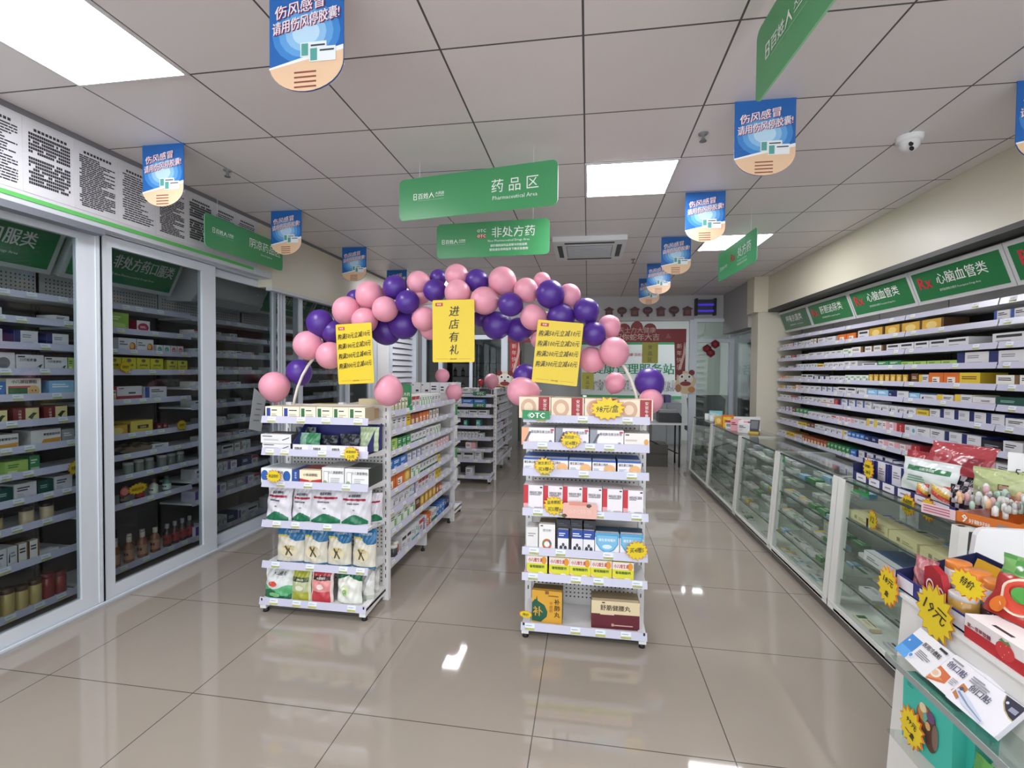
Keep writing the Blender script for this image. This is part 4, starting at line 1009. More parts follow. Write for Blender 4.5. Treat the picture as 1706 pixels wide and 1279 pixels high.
light_box('green header sign with non-prescription oral lettering behind the second glass door', 1, -3.3, -3.45, 2.68, 3.54, 2.41, 2.12, lc('非处方药口服类', NPD, off=.14, wide=.58))
light_box('green header sign behind the fourth glass door', 1, -3.3, -3.45, 4.60, 5.50, 2.41, 2.12, lc('非处方药外用类', NPD))
light_box('green header sign behind the fifth glass door by the balloons', 1, -3.3, -3.45, 5.53, 6.42, 2.41, 2.12, lc('非处方药外用类', NPD))
# wall mounted air conditioner in the third bay
o = empty('wall_air_conditioner', 'pale grey wall air conditioner behind the third sliding glass door', 'air conditioner', (-3.42, 4.08, 2.24))
q = MB(); q.prism([(-.2, -.42, -.13), (.05, -.42, -.14), (.115, -.42, -.07), (.12, -.42, .1), (.09, -.42, .14), (-.2, -.42, .14)], (0, .84, 0), M('#c9c9c9', .25)); q.build('housing', o)
q = MB(); q.prism([(.055, -.38, -.142), (.112, -.38, -.085), (.116, -.38, -.09), (.06, -.38, -.147)], (0, .76, 0), M('#a9a9ab', .3)); q.build('flap', o)
q = MB(); q.box(.12, .124, .33, .345, .02, .035, '#f4f4f4'); q.build('indicator_lamp', o)

# goods behind the glass; each row counted from the shop front
def lrow(bay, i, y0, z, spec, rnd, length=1.0):
    fill(Row(f'on shelf {("one", "two", "three", "four", "five", "six", "seven", "eight", "nine", "ten", "eleven", "twelve")[i]} behind the {bay} glass door', (LX - .02, y0, z - .002), (0, 1, 0), R90, f'boxes behind the {bay} glass door, shelf {i + 1}'), spec, length, rnd, depth=.14, maxh=.13, name='remedy_box')
rl = random.Random(9)
DZ['bird'] = ('white box with a little bird', '#dcd8d8', '#c6c2c2', [('t', .42, .6, .18, '川贝枇杷膏', INK, .6), ('p', [(.7, .2), (.84, .4), (.95, .45), (.86, .2), (.8, .3)], '#3a5a58'), ('r', .04, .84, .3, .92, INK)])
DZ['disc'] = ('white box with grey disc', '#d9d5d6', '#c6c2c2', [('e', .65, .45, .2, .3, '#6f6f72'), ('l', .05, .3, .4, .8, 3, '#b0adad')])
DZ['face'] = ('cream child-face box with green block', '#e9e4d6', '#cbc4b4', [('r', .05, .05, .6, .5, '#2d6a3c'), ('r', .05, .5, .75, .6, '#c25a4a'), ('e', .78, .32, .17, .3, '#e3b877'), ('e', .73, .34, .02, .04, INK), ('e', .83, .34, .02, .04, INK), ('t', .5, .74, .18, '小儿感冒颗粒', INK, .85, .03)])
DZ['redcr'] = ('dark red box with cream picture', '#7d2a2a', '#601f20', [('v', .25, .7, .17, '六味地黄', '#e6d0c0'), ('r', .46, .08, .98, .96, '#e6d79a'), ('p', [(.55, .35), (.75, .65), (.92, .6), (.8, .45), (.7, .2)], '#33401f')])
DZ['drum'] = ('yellow gable box', '#d3cb38', '#a8a22c', [('e', .5, .8, .16, .12, '#6d6a58'), ('t', .5, .42, .14, '金银花露', '#5a541a', .7), ('l', .2, .15, .8, .35, 2, '#b3ac32')])
DZ['orb'] = ('white box with an orange swirl', '#dedce0', '#c3c1c6', [('e', .78, .4, .18, .32, '#b5592e'), ('e', .74, .46, .12, .2, '#e0b566'), ('l', .06, .5, .5, .85, 2, '#7a7a80')])
DZ['mint'] = ('small white box with a mint seal', '#e2e4e2', '#c9cbc9', [('e', .5, .45, .34, .36, '#63ab9c'), ('l', .3, .4, .7, .56, 1, '#dbeee9')])
DZ['rosa'] = ('small white box with a rose seal', '#e6dede', '#cfc4c4', [('e', .5, .45, .34, .36, '#cf6d76'), ('l', .3, .4, .7, .56, 1, '#f2dcde')])
DZ['heart'] = ('white box with a crimson shield', '#e4dcdc', '#96203c', [('e', .5, .45, .42, .36, '#b02a48'), ('l', .25, .4, .75, .6, 2, '#eed5da')])
DZ['bamb'] = ('bright green box with bamboo print', '#93b84e', '#7a9c40', [('p', [(.1, .1), (.9, .2), (.8, .4), (.2, .5)], '#b7d27c'), ('l', .2, .6, .8, .85, 2, '#d8e6b0')])
DZ['long'] = ('long gold box with a dark title', '#dcc45a', '#b89c3e', [('r', .3, .4, .8, .66, '#4a3418'), ('t', .55, .44, .16, '生脉饮', '#e9dca0', .4)])
DZ['honey'] = ('white box with golden honey print', '#e2dedb', '#c9c4c0', [('p', [(.3, .05), (.95, .1), (1, .45), (.4, .4)], '#d69a3a'), ('t', .68, .62, .16, '蜂蜜感冒冲剂', INK, .55, .03)])
A_ = ['', 'white:.1x.06 _.27 white:.09x.05', 'wnavy:.1x.09 _.05 wnavy:.13x.09 _.04 wnavy:.13x.085', 'disc:.16x.11 bird:.15x.1 bird:.13x.09 lgreen:.05x.09', '_.03 blue:.08x.09 face:.18x.11 _.04 lblue:.15x.095', 'redcr:.12x.085 _.02 redcr:.14x.09 _.02 redcr:.14x.09', 'honey:.17x.095 _.06 honey:.17x.1 grey:.08x.09', '_.1 lgreen:.12x.085 green:.06x.1', '_.06 dgreen:.08x.09 white:.12x.1 dgreen:.09x.095 white:.11x.1', '', 'white*2:.05x.12 wblack:.05x.12 wbrown*2:.055x.12', '']
for i, sp in enumerate(A_):
    if sp: lrow('nearest', i, 2.18, ZLA[i], sp, rl, .5)
for k, (t, c) in enumerate(((.06, '#c9b48a'), (.22, '#cdb794'), (.33, '#d1bd9a'))):
    jar('medicine_bottle', f'cream and brown pot, {nth(k + 1)} along shelf ten behind the nearest glass door', 'bottle', (LX - .07, 2.2 + t, ZLA[9] - .002), .035, .1, c, '#3a2a24', 'cream pots behind glass')
for k in range(7):
    jar('medicine_tin', f'tall {"cream and gold" if k < 5 else "red"} tin, {nth(k + 1)} along the lowest shelf behind the nearest glass door', 'tin', (LX - .07, 2.17 + k * .072, ZLA[11] - .002), .033, .14 + .008 * (k % 3), ('#bfa968' if k < 5 else '#8f3a3a'), ('#4b3524' if k < 5 else '#7a2c30'), 'tins on the lowest shelf')
q = MB(); q.prism([(0, 0, 0), (.16, .02, 0), (.18, .14, 0), (.02, .13, 0)], (0, 0, .03), '#cfd0cd'); o = q.build('leaflet_stack'); o.location = (LX - .2, 2.42, ZLA[10] - .002); tag(o, 'white leaflets lying on shelf eleven behind the nearest glass door', 'leaflets')
B_ = ['', 'bamb:.17x.14 _.06 heart:.11x.09', '_.09 orb*2:.14x.1 _.02 mint*2:.062x.065 rosa*2:.062x.065', 'drum*4:.112x.105 _.03 drum*2:.1x.095', 'face:.07x.085 wredl*1:.2x.11 _.02 wblue:.19x.1', 'gold:.17x.08 long:.19x.1 _.03 maroon*2:.05x.06', '_.36 white:.14x.05', '', '', '']
for i, sp in enumerate(B_):
    if sp: lrow('second', i, 2.88, ZLB[i], sp, rl, .7)
def f_bag(u, v): return '#8c7a68' if (int(u * 6) + int(v * 6)) % 2 else '#5a4a40'
o = put('packaged_bag', pouch_mesh(.34, .2, .05, f_bag, [], 0, 51), 'brown glossy bag lying on the seventh shelf behind the second glass door', 'bag', (LX - .22, 3.15, ZLB[6] + .03), R90); o.rotation_euler = (-1.35, 0, R90); o.location = (LX - .03, 3.15, ZLB[6] + .03)
for k in range(6): jar('glass_jar', f'clear glass jar with steel lid, {nth(k + 1)} in the row behind the second glass door', 'jar', (LX - .07, 3.08 + k * .085 + (.03 if k > 2 else 0), ZLB[7] - .002), .034, .1 - .008 * (k == 0), '#7d837b', '#b7b9b5', 'glass jars behind the second door')
for k in range(5): bottle('medicine_bottle', f'{("small dark", "dark red", "red", "white labelled", "green labelled")[k]} bottle on the ninth shelf behind the second glass door', 'bottle', (LX - .07, 2.93 + k * .12, ZLB[8] - .002), .03, .12, ('#2e2a2c', '#4a2226', '#7a2a2e', '#c9c9b8', '#5c8a77')[k], ('#1d1c1e', '#777', '#b09a8c', '#7d3a2c', '#4b5a54')[k] if k != 1 else '#777777', ('#6d6a6a', '#8f8a86', '#b5403f', '#e3e3d2', '#cfe0da')[k])
for k in range(7): bottle('tonic_bottle', f'amber tonic bottle with peach label, {nth(k + 1)} on the lowest shelf behind the second door', 'bottle', (LX - .07 - .06 * (k % 2), 2.97 + k * .055, ZLB[9] - .002), .033, .19, '#8a5a40', '#c5b5a8', '#b98a70', 'amber tonic bottles')
for k in range(4): bottle('tonic_bottle', f'dark bottle with red label, {nth(k + 1)} on the lowest shelf behind the second door', 'bottle', (LX - .08, 3.42 + k * .075 - .0, ZLB[9] - .002), .03, .18, '#4a3836', '#8d8d90', '#a3353c', 'dark red label bottles')
put('medicine_carton', box_mesh(.16, .24, .1, '#3a2b2e', '#2c2124', [('l', .2, .4, .8, .8, 3, '#6d5a5a')]), 'tall dark carton standing behind the amber tonic bottles', 'carton', (LX - .16, 2.99, ZLB[9] - .002), R90)
rc = random.Random(21)
for bay, y0, zl in (('third', 3.64, ZLC), ('fourth', 4.64, ZLA), ('fifth', 5.57, ZLA)):
    for i, z in enumerate(zl):
        if i == 0: continue
        toks = []
        for _ in range(7):
            toks.append(rc.choice(['white*2:.07x.04', 'wpink:.09x.045', 'wred:.07x.05', 'wteal:.1x.05', 'wgreen:.08x.05', 'worange:.09x.05', '_.08', '_.1', 'grey:.09x.05', 'wtext:.09x.05']) if i < 8 else
                        rc.choice(['wpurple:.12x.09', 'wbrown:.1x.09', 'wblack*2:.06x.1', 'wtext:.16x.09', 'grey:.12x.1', '_.06', 'wred:.09x.09', 'navy:.14x.1']))
        if bay != 'third': toks = toks[:6]
        lrow(bay, i, y0, z, ' '.join(toks), rc, .85)

# ---------------------------------------------------------------- sliding doors and their frame
AL = M(ALU, .3, .15)
mb = MB()
for a, b in ((2.575, 2.635), (4.36, 4.46), (6.43, 6.66)):
    mb.box(-3.0415, -3.036, a, b, .031, 2.369, AL)
    mb.box(-3.036, -3.033, a + .02, a + .035, .019, 2.369, M('#aab2bc', .3, .15)); mb.box(-3.036, -3.033, b - .035, b - .02, .019, 2.369, M('#aab2bc', .3, .15))
mb.box(-3.16, -3.03, -1, 6.66, 2.37, 2.42, AL); mb.box(-3.18, -3.02, -1, 6.66, 0, .018, M('#c3cad3', .3, .2)); mb.box(-3.03, -3.015, -1, 6.66, .018, .03, AL)
struct('trim_4', mb, 'white aluminium posts and rails holding the sliding glass doors', 'frame')
mb = MB(); mb.box(-3.025, -2.955, -1, 4.15, 2.375, 2.43, M('#c3c8ce', .35)); mb.box(-2.9595, -2.9575, -1, 3.96, 2.431, ZC - .031, M('#cbcbcf', .35)); mb.box(-2.954, -2.950, -1, 3.9, 2.405, 2.428, '#5fb95f'); mb.box(-3.02, -2.945, -1, 2.56, 2.335, 2.374, M('#6f737b', .4)); mb.box(-2.97, -2.955, -1, 7.2, ZC - .03, ZC, '#77767a')  # dark grey pelmet bar carries the shadow under the header
mb.box(-3.02, -2.957, 4.16, 6.9, 2.27, 2.30, M('#c5c9ce', .35))
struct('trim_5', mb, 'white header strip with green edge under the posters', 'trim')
def sliding(label, y0, y1, x, s0, s1):
    o = empty('sliding_door', label, 'glass door', (x, (y0 + y1) / 2, .02), 0, 'sliding glass doors of the cabinets'); hy = (y1 - y0) / 2
    f = MB(); f.box(-.018, .018, -hy, -hy + s0, 0, 2.345, AL); f.box(-.018, .018, hy - s1, hy, 0, 2.345, AL); f.box(-.018, .018, -hy + s0, hy - s1, 2.28, 2.345, AL); f.box(-.018, .018, -hy + s0, hy - s1, 0, .085, AL)
    f.build('frame', o)
    g = MB(); g.box(-.003, .003, -hy + s0, hy - s1, .085, 2.28, DOORGLASS); g.build('glass_pane', o)
sliding('first sliding glass door, nearest the shop front', 1.45, 2.600, -3.06, .09, .126)
sliding('second sliding glass door, beside the wide white post', 2.602, 3.56, -3.06, .082, .14)
sliding('third sliding glass door, with the air conditioner behind it', 3.48, 4.43, -3.12, .05, .05)
sliding('fourth sliding glass door, just past the second post', 4.42, 4.79, -3.06, .07, .06)
sliding('fifth sliding glass door, behind the balloon arch', 4.76, 5.82, -3.12, .04, .12)
sliding('sixth sliding glass door, last before the louvred window', 5.78, 6.425, -3.06, .05, .06)

# posters along the bulkhead
PX = -2.955
def poster(label, y0, y1, kind, seed):
    o = MB(); rnd = random.Random(seed); z0, z1 = 2.45, 2.835
    o.box(PX - .004, PX, y0 + .002, y1 - .002, z0, z1, M('#d0d0d4', .35))
    x = PX + .0008
    def R(a, b, c, d, col=INK): o.poly([(x, a, c), (x, b, c), (x, b, d), (x, a, d)], col)
    ya, yb = y0 + .028, y1 - .022
    for k in range(9):
        a = ya + .025 + k * .019; R(a, a + .014, z1 - .05, z1 - .035)
    if kind == 'grid':
        for r in range(15):
            for c in range(20):
                if rnd.random() < .1 or r == 6: continue
                a = ya + c * (yb - ya) / 20; z = z1 - .075 - r * .0185; R(a, a + .0092, z, z + .0142, '#26272b')
    else:
        z = z1 - .07
        while z > z0 + .025:
            a = ya + (0.012 if rnd.random() < .4 else 0)
            end = yb - (rnd.uniform(0, .1) if rnd.random() < .5 else 0)
            while a < end:
                b = min(end, a + rnd.uniform(.012, .05)); R(a, b, z, z + .0078, '#303136'); a = b + .003
            z -= .0115 if kind == 'fine' else .015
    s = o.build('wall_poster'); tag(s, label, 'poster', 'regulation posters on the bulkhead')
PE = [1.86, 2.13, 2.39, 2.655, 2.925, 3.18, 3.44, 3.69, 3.94]
for i, kd in enumerate(('wide', 'grid', 'fine', 'wide', 'fine', 'grid', 'wide', 'wide')):
    poster(('white regulation poster with short text lines, cut by the picture edge', 'white poster filled with a grid of small dark cells', 'white poster of fine text lines next to the grid poster', 'white text poster partly hidden by the first blue flag', 'white text poster just past the first blue flag', 'white cell grid poster above the start of the cool-storage sign', 'white poster with few lines behind the cool-storage sign', 'last white poster, next to the second blue flag')[i], PE[i], PE[i + 1], kd, 60 + i)
# stars and notes stuck on the doors
DU = (0, 1, 0)
for lb, y_, z_, wd, tx in (('yellow star card in front of the gable boxes', 2.99, 1.53, .1, '特价'), ('yellow star card by the child face box on the second door', 2.80, 1.315, .1, '特价'), ('yellow star card under the long gold box', 3.47, 1.06, .1, '特价')):
    burst(lb, (LX + .015, y_, z_), DU, UP, wd, wd * .85, [(tx, .3, -.15)])
burst('yellow star card at the end of the green boxes behind the nearest door', (LX + .015, 2.64, .87), DU, UP, .1, .1, [('特价', .3, -.15)])
burst('yellow and red star card among the glass jars', (LX + .02, 3.07, .63), DU, UP, .17, .085, [('特价优惠', .3, -.15)], ink='#b3262a')
q = MB(); q.lathe([(0, 0), (.035, 0), (.035, .004), (0, .004)], '#c2423f', n=20); q.lathe([(0, .0045), (.025, .0045)], '#d98a7f', n=20); o = q.build('round_price_card'); o.location = (LX + .018, 2.97, .63); o.rotation_euler = (0, R90, 0); tag(o, 'red round card beside the yellow star card on the glass jars', 'price card')
q = MB(); q.prism([(0, -.1, -.17), (0, .06, -.21), (0, .13, .1), (0, -.03, .2)], (.004, 0, 0), M('#a9adb0', .3)); 
for k in range(4): q.poly([(.006, -.03 + k * .016 - .02, -.1 + k * .05), (.006, .05 + k * .012 - .02, -.11 + k * .05), (.006, .05 + k * .012 - .02, -.1 + k * .05), (.006, -.03 + k * .016 - .02, -.09 + k * .05)], '#6f7478')
o = q.build('paper_notice'); p = at(427, 682, X=-3.0); o.location = p; tag(o, 'tilted grey notice sheet stuck on the third sliding door', 'notice')

# ================================================================== prescription shelving along the right wall
RX = 2.6
RZ = [2.00, 1.865, 1.719, 1.591, 1.450, 1.318, 1.187, 1.024, .880, .70]
RU = [(3.55, 4.46, 'nearest full'), (4.47, 5.405, 'second'), (5.415, 6.34, 'third'), (6.35, 7.19, 'farthest'), (2.6, 3.54, 'closest cut-off')]
for (a, b, nm) in RU:
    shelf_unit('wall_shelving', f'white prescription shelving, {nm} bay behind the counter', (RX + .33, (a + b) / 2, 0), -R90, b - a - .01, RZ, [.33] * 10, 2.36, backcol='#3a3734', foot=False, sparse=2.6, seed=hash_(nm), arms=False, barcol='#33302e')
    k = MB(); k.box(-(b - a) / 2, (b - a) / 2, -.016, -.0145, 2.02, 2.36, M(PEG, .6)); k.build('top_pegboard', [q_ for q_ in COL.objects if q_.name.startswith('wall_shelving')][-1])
RXT = '请凭医师处方购买 Prescription Drugs Area'
light_box('green header sign with Rx and white lettering, second from the near edge', -1, 2.6, 2.7, 3.55, 4.46, 2.365, 2.095, lc('心脑血管类', RXT, True))
light_box('green header sign with Rx heart and brain lettering in the middle of the row', -1, 2.6, 2.7, 4.47, 5.405, 2.365, 2.095, lc('心脑血管类', RXT, True))
light_box('green header sign with Rx liver and urology lettering', -1, 2.6, 2.7, 5.415, 6.34, 2.365, 2.095, lc('肝胆泌尿类', RXT, True))
light_box('dull green header sign beside the beige pillar', -1, 2.6, 2.7, 6.35, 7.19, 2.365, 2.095, lc('呼吸抗菌类', RXT), col='#3c6f50')
light_box('green header sign at the near end cut by the picture edge', -1, 2.6, 2.7, 2.6, 3.54, 2.365, 2.095, lc('消化系统类', RXT, True))
RS = ['', 'white*3:.075x.07 wpink:.08x.07 wblue*2:.1x.075 wblack*3:.06x.08 wbrown*2:.06x.09 _.01 white:.15x.085 _.02 white:.15x.085 _.03 orange*2:.14x.09 _.03 wtext:.14x.1 gold*4:.19x.12 _.35 wblue*2:.1x.09',
      'brown:.09x.055 wteal:.09x.06 _.02 red:.09x.06 wblue:.1x.06 wgreen:.1x.06 _.02 white*2:.12x.07 _.02 wgreen*3:.075x.07 wgreenl:.1x.08 wbrown:.12x.09 _.02 wbrown*2:.09x.085 _.03 wtext*4:.11x.085 wtext:.13x.09 _.12 wtext:.16x.09',
      'grey:.12x.05 _.05 grey:.14x.05 _.04 wteal*4:.1x.07 yellow:.12x.06 wblack*4:.075x.075 white*2:.09x.08 _.05 wtext:.18x.05 green*2:.12x.065 lgreen*4:.11x.05 wnavy*2:.2x.12 _.02 wnavy:.16x.085',
      'orange*2:.06x.06 wyellow*3:.07x.06 worange*2:.08x.06 _.01 wtext*2:.12x.085 wnavy*3:.1x.06 wblack*3:.08x.07 wgreenl*4:.08x.08 gold*7:.062x.09 _.02 brown:.07x.1 wyellow:.09x.09 orange*2:.12x.12 yellow:.14x.12 _.1 wbrown*3:.13x.09',
      'yellow:.08x.06 wbrown:.07x.06 wblack*2:.07x.065 yellow:.06x.06 _.01 wpink:.1x.08 white*4:.1x.08 wblue*3:.09x.08 wtext*2:.13x.09 wblack:.14x.09 lblue*2:.12x.08 navy:.05x.07 wnavy:.15x.08 lblue:.1x.07 wblack:.14x.06 wyellow:.12x.07 _.01 wyellow:.12x.08 worange:.14x.07 dgreen*2:.18x.08',
      'white*3:.1x.07 wred*2:.09x.065 wblue*2:.08x.07 wgreen*2:.1x.08 wblack*2:.08x.08 worange*2:.12x.09 red:.08x.08 _.03 wblue*4:.12x.1 _.02 wblack*5:.1x.08 yellow:.13x.07 white:.1x.09 wnavy*4:.12x.1 white:.16x.08 wblue:.2x.11',
      'white*2:.08x.07 wpurple*2:.1x.08 brown:.1x.085 green*3:.1x.09 wblack*5:.1x.07 wred:.09x.06 wpink*3:.1x.07 white*2:.1x.07 wyellow*2:.11x.1 wpink*2:.09x.1 red:.09x.1 wteal:.13x.1 white*2:.14x.1 wnavy*2:.15x.1 black:.15x.08 white*2:.13x.1 wnavy:.13x.09',
      'white*4:.12x.06 yellow*2:.1x.06 brown*2:.08x.08 wgreen*2:.1x.08 wblack*3:.1x.08 wyellow:.08x.08 blue*4:.06x.08 navy*2:.09x.08 wpink*3:.12x.07 red:.09x.09 _.1 wpink*4:.12x.09 white*3:.13x.09',
      'white*2:.1x.07 yellow*2:.11x.08 wpink:.08x.07 wteal:.1x.07 rbrown*8:.066x.095 green*6:.066x.1 blue:.1x.09 wnavy*4:.12x.1 white*4:.12x.09 worange*2:.12x.08 white*5:.12x.08']
rr = random.Random(31)
for i, (z, sp) in enumerate(zip(RZ, RS)):
    if sp: fill(Row(f'from the pillar on prescription shelf {("", "one", "two", "three", "four", "five", "six", "seven", "eight", "nine")[i]}', (RX + .02, 7.12, z - .002), (0, -1, 0), -R90, f'boxes on prescription shelf {i}'), sp, 4.2, rr, depth=.17, maxh=.108, name='prescription_box', fit=(3.95 if i not in (1, 2) else 3.7), hs=.86)
for k in range(3):
    q = MB(); q.lathe([(0, 0), (.07, 0), (.072, .03), (.06, .06), (.03, .078), (0, .08)], M('#d9c928', .3), n=16); o = q.build('medicine_tub'); o.location = (RX + .1, 3.53 - k * .15, RZ[2] - .002); tag(o, f'domed yellow tub, {nth(k + 1)} at the near end of the second prescription shelf', 'tub', 'domed yellow tubs')

# ================================================================== glass display counters
CT, CB, CZ, CBK = 1.56, 1.505, .88, 1.97          # front top x, front foot x, height, back x
POSTC = M('#e6e8e3', .35)
def fx(z): return CB + (CT - CB) * z / CZ
rk = random.Random(77)
def counter(label, y0, y1, zs, spec, dens, near=False, pa=.045, pb=.045):
    o = empty('display_counter', label, 'display counter', (CB, y0, 0), 0, 'glass display counters'); L = y1 - y0
    def Q(x, y, z): return (x - CB, y - y0, z)
    b = MB(); b.prism([Q(CB + .03, y0, 0), Q(CB + .03, y1, 0), Q(CBK, y1, 0), Q(CBK, y0, 0)], (0, 0, .07), M('#6f6d6a', .4)); b.build('plinth', o)
    f = MB(); f.box(0, .035, 0, L, .07, .115, POSTC); f.box(.0, CBK - CB, 0, L, .075, .09, POSTC); f.build('frame', o); f = MB(); f.box(CT - CB - .004, CT - CB + .008, .046, L - .046, CZ - .012, CZ - .001, M('#3b4743', .2)); f.build('front_rail', o)
    for (a, c) in ((0, pa), (L - pb, L)):
        pm = MB(); pm.prism([(fx(.07) - CB - .006, a, .07), (fx(.07) - CB + .03, a, .07), (CT - CB + .03, a, CZ), (CT - CB - .006, a, CZ)], (0, c - a, 0), POSTC); pm.build('post', o)
        pm = MB(); pm.box(CBK - CB - .03, CBK - CB, a, c, .07, CZ, POSTC); pm.build('back_post', o)
        pm = MB(); pm.box(CT - CB, CBK - CB, a + .01, c - .01, CZ - .02, CZ, POSTC); pm.build('top_rail', o)
    g = MB(); g.prism([(fx(.115) - CB, .045, .115), (fx(.115) - CB, L - .045, .115), (CT - CB, L - .045, CZ - .02), (CT - CB, .045, CZ - .02)], (.005, 0, 0), CASEGLASS); g.build('front_glass', o)
    g = MB(); g.box(CT - CB, CBK - CB, .0, L, CZ, CZ + .006, CASEGLASS); g.build('top_glass', o)
    g = MB(); g.box(CBK - CB - .012, CBK - CB - .006, .02, L - .02, .09, CZ - .02, M('#a3a4a1', .35)); g.build('back_panel', o)
    for z in zs:
        g = MB(); g.box(fx(z) - CB + .02, CBK - CB - .02, .02, L - .02, z - .006, z, CASEGLASS); g.box(fx(z) - CB + .018, fx(z) - CB + .022, .02, L - .02, z - .008, z + .001, M('#2f4a42', .2)); g.build('glass_shelf', o)
    nm = label.split(',')[0]
    for si, z in enumerate([.092] + list(zs)):
        for row in range(2):
            t = .06; n = 0
            while t < L - .12:
                dn = rk.choice(spec); wd = rk.uniform(.07, .13) * (1.3 if near else 1); hh = rk.uniform(.018, .03); dd = rk.uniform(.045, .08)
                if rk.random() < dens:
                    n += 1; desc, fr, sd, dec = DZ[dn]
                    dec2 = [d for d in dec if d[0] != 'v']
                    # lying flat: face up, long side along the counter
                    key = ('flat', dn, round(wd, 2), round(hh, 3), round(dd, 2))
                    if key not in _PM:
                        m = MB(); m.box(-wd / 2, wd / 2, 0, dd, 0, hh, M(sd, .45), front=M(fr, .45), top=M(fr, .4))
                        Dec.put(m, wd, dd, dec2, lambda x, zz, e, hh=hh: (x, zz, hh + e), hash_(dn)); _PM[key] = m.build('medicine_packet', mesh_only=True)
                    put('medicine_packet', _PM[key], f'{desc}, {nth(n)} in {("front", "rear")[row]} row, {("floor", "low", "middle", "upper", "top")[si]} level, {label.split(" counter")[0]} counter', 'medicine box',
                        (fx(z) + .045 + row * .16, y1 - t - wd / 2, z + .0005), -R90, f'flat boxes in the {label.split(" counter")[0]} counter')
                t += wd + rk.uniform(.004, .05)
    return o
CZS = [.25, .41, .57, .74]
MIX = ['white', 'wteal', 'wgreen', 'wblue', 'white', 'wgreenl', 'grey', 'wblack', 'wtext']
counter('first glass counter, beside the cash desk', 2.28, 3.265, [.27, .46, .65], ['white', 'wyellow', 'wblue', 'lblue', 'cream', 'wblack', 'wtext'], .7, True, .045, .075)
counter('second glass counter, showing green and yellow boxes', 3.275, 4.245, CZS, ['green', 'wgreen', 'lblue', 'white', 'wyellow', 'white', 'wteal', 'wgreenl'], .85, False, .06)
counter('third glass counter, in the middle of the row', 4.255, 5.235, CZS, MIX + ['yellow', 'green'], .75)
counter('fourth glass counter, under the standing boxes', 5.245, 6.39, CZS, MIX, .6)
counter('fifth glass counter, farthest in the row', 6.40, 7.47, CZS, MIX, .5)

# ================================================================== goods on the first counter
CTZ = CZ + .007
o = empty('display_tray', 'navy card tray of snacks on the first glass counter', 'display tray', (1.60, 2.80, CTZ))
q = MB(); q.box(0, .26, -.42, .40, 0, .004, '#20264f'); q.build('tray', o)
q = MB(); q.box(0, .004, -.42, .40, 0, .05, '#262e66'); q.box(0, .26, .396, .40, 0, .1, '#20264f'); q.box(.256, .26, -.42, .40, 0, .1, '#20264f')
for k in range(6):
    y = .36 - k * .13; q.poly([(-.0008, y, .004), (-.0008, y - .1, .004), (-.0008, y - .1, .046), (-.0008, y, .046)], '#e4e3ea'); q.poly([(-.0014, y - .02, .02), (-.0014, y - .07, .02), (-.0014, y - .07, .028), (-.0014, y - .02, .028)], GREY)
q.build('tray_wall', o)
for k in range(3):
    put('medicine_box', box_mesh(.11, .13, .06, '#e2e2e8', '#222c66', [('r', 0, 0, .2, 1, '#232e6e'), ('r', .8, 0, 1, 1, '#232e6e'), ('l', .3, .5, .75, .8, 3, GREY)]), f'white and navy upright box, {nth(k + 1)} from the far end of the snack tray', 'medicine box', (1.64 + .01 * k, 3.12 - k * .115, CTZ + .005), -R90 + .05 * k, 'white and navy boxes in the snack tray')
def f_redbag(u, v): return '#a8444a' if not (.62 < u < .9 and .3 < v < .62) else '#8a2f38'
put('snack_bag', pouch_mesh(.30, .17, .06, f_redbag, [('e', .3, .5, .16, .25, '#b55a5c')], .2, 71), 'large dull red bag lying across the top of the snack pile', 'bag', (1.80, 2.70, CTZ + .13), -R90 + .35, None, -.25)
put('snack_bag', pouch_mesh(.15, .22, .06, f_redbag, [], .1, 72), 'dull red bag standing behind the white and green pouch', 'bag', (1.74, 2.86, CTZ + .006), -R90 + .3)
def f_tea(u, v): return '#3f7a55' if .62 < v < .78 and .12 < u < .88 else ('#d9dfdf' if v > .5 else '#cfd8d0')
put('snack_bag', pouch_mesh(.27, .16, .05, f_tea, [('t', .5, .66, .09, '山楂薄荷糖', '#cfe2d4', .66, .03), ('l', .15, .3, .6, .52, 3, '#6f9a80')], .15, 73), 'white and green pouch propped in the snack tray', 'bag', (1.665, 2.66, CTZ + .05), -R90 + .35)
def f_lgb(u, v): return '#aeb886' if v > .2 else '#c3caa4'
put('snack_bag', pouch_mesh(.2, .13, .07, f_lgb, [('r', .5, .35, .68, .55, '#5a4a3a'), ('r', .52, .38, .66, .52, '#a88a70')], .1, 74), 'pale green pillow bag lying beside the white note board', 'bag', (1.79, 2.40, CTZ + .09), -R90 + .6)
def f_cand(u, v): return ('#b8443a', '#c9a441', '#d9d2c4')[int(v * 5 + u * 2) % 3]
def f_blk(u, v): return '#26222a' if (int(u * 5) + int(v * 6)) % 3 else '#b9a9b4'
for lb, x, y, z, w_, h_, fn, sd in (('small red and green wrapped snack at the front of the tray', 1.63, 2.64, .01, .055, .09, f_cand, 75), ('red and yellow wrapped snack in the middle of the tray', 1.65, 2.54, .01, .1, .1, f_cand, 76), ('black and silver wrapped snack next to the pale green bag', 1.68, 2.47, .01, .09, .12, f_blk, 77), ('dark wrapped snack lying under the white and green pouch', 1.68, 2.62, .005, .12, .06, f_blk, 78), ('pinkish wrapped snack leaning on the pale green bag', 1.74, 2.52, .03, .1, .13, f_blk, 79)):
    put('wrapped_snack', pouch_mesh(w_, h_, .04, fn, [], .1, sd), lb, 'snack', (x, y, CTZ + z), -R90 + .4)
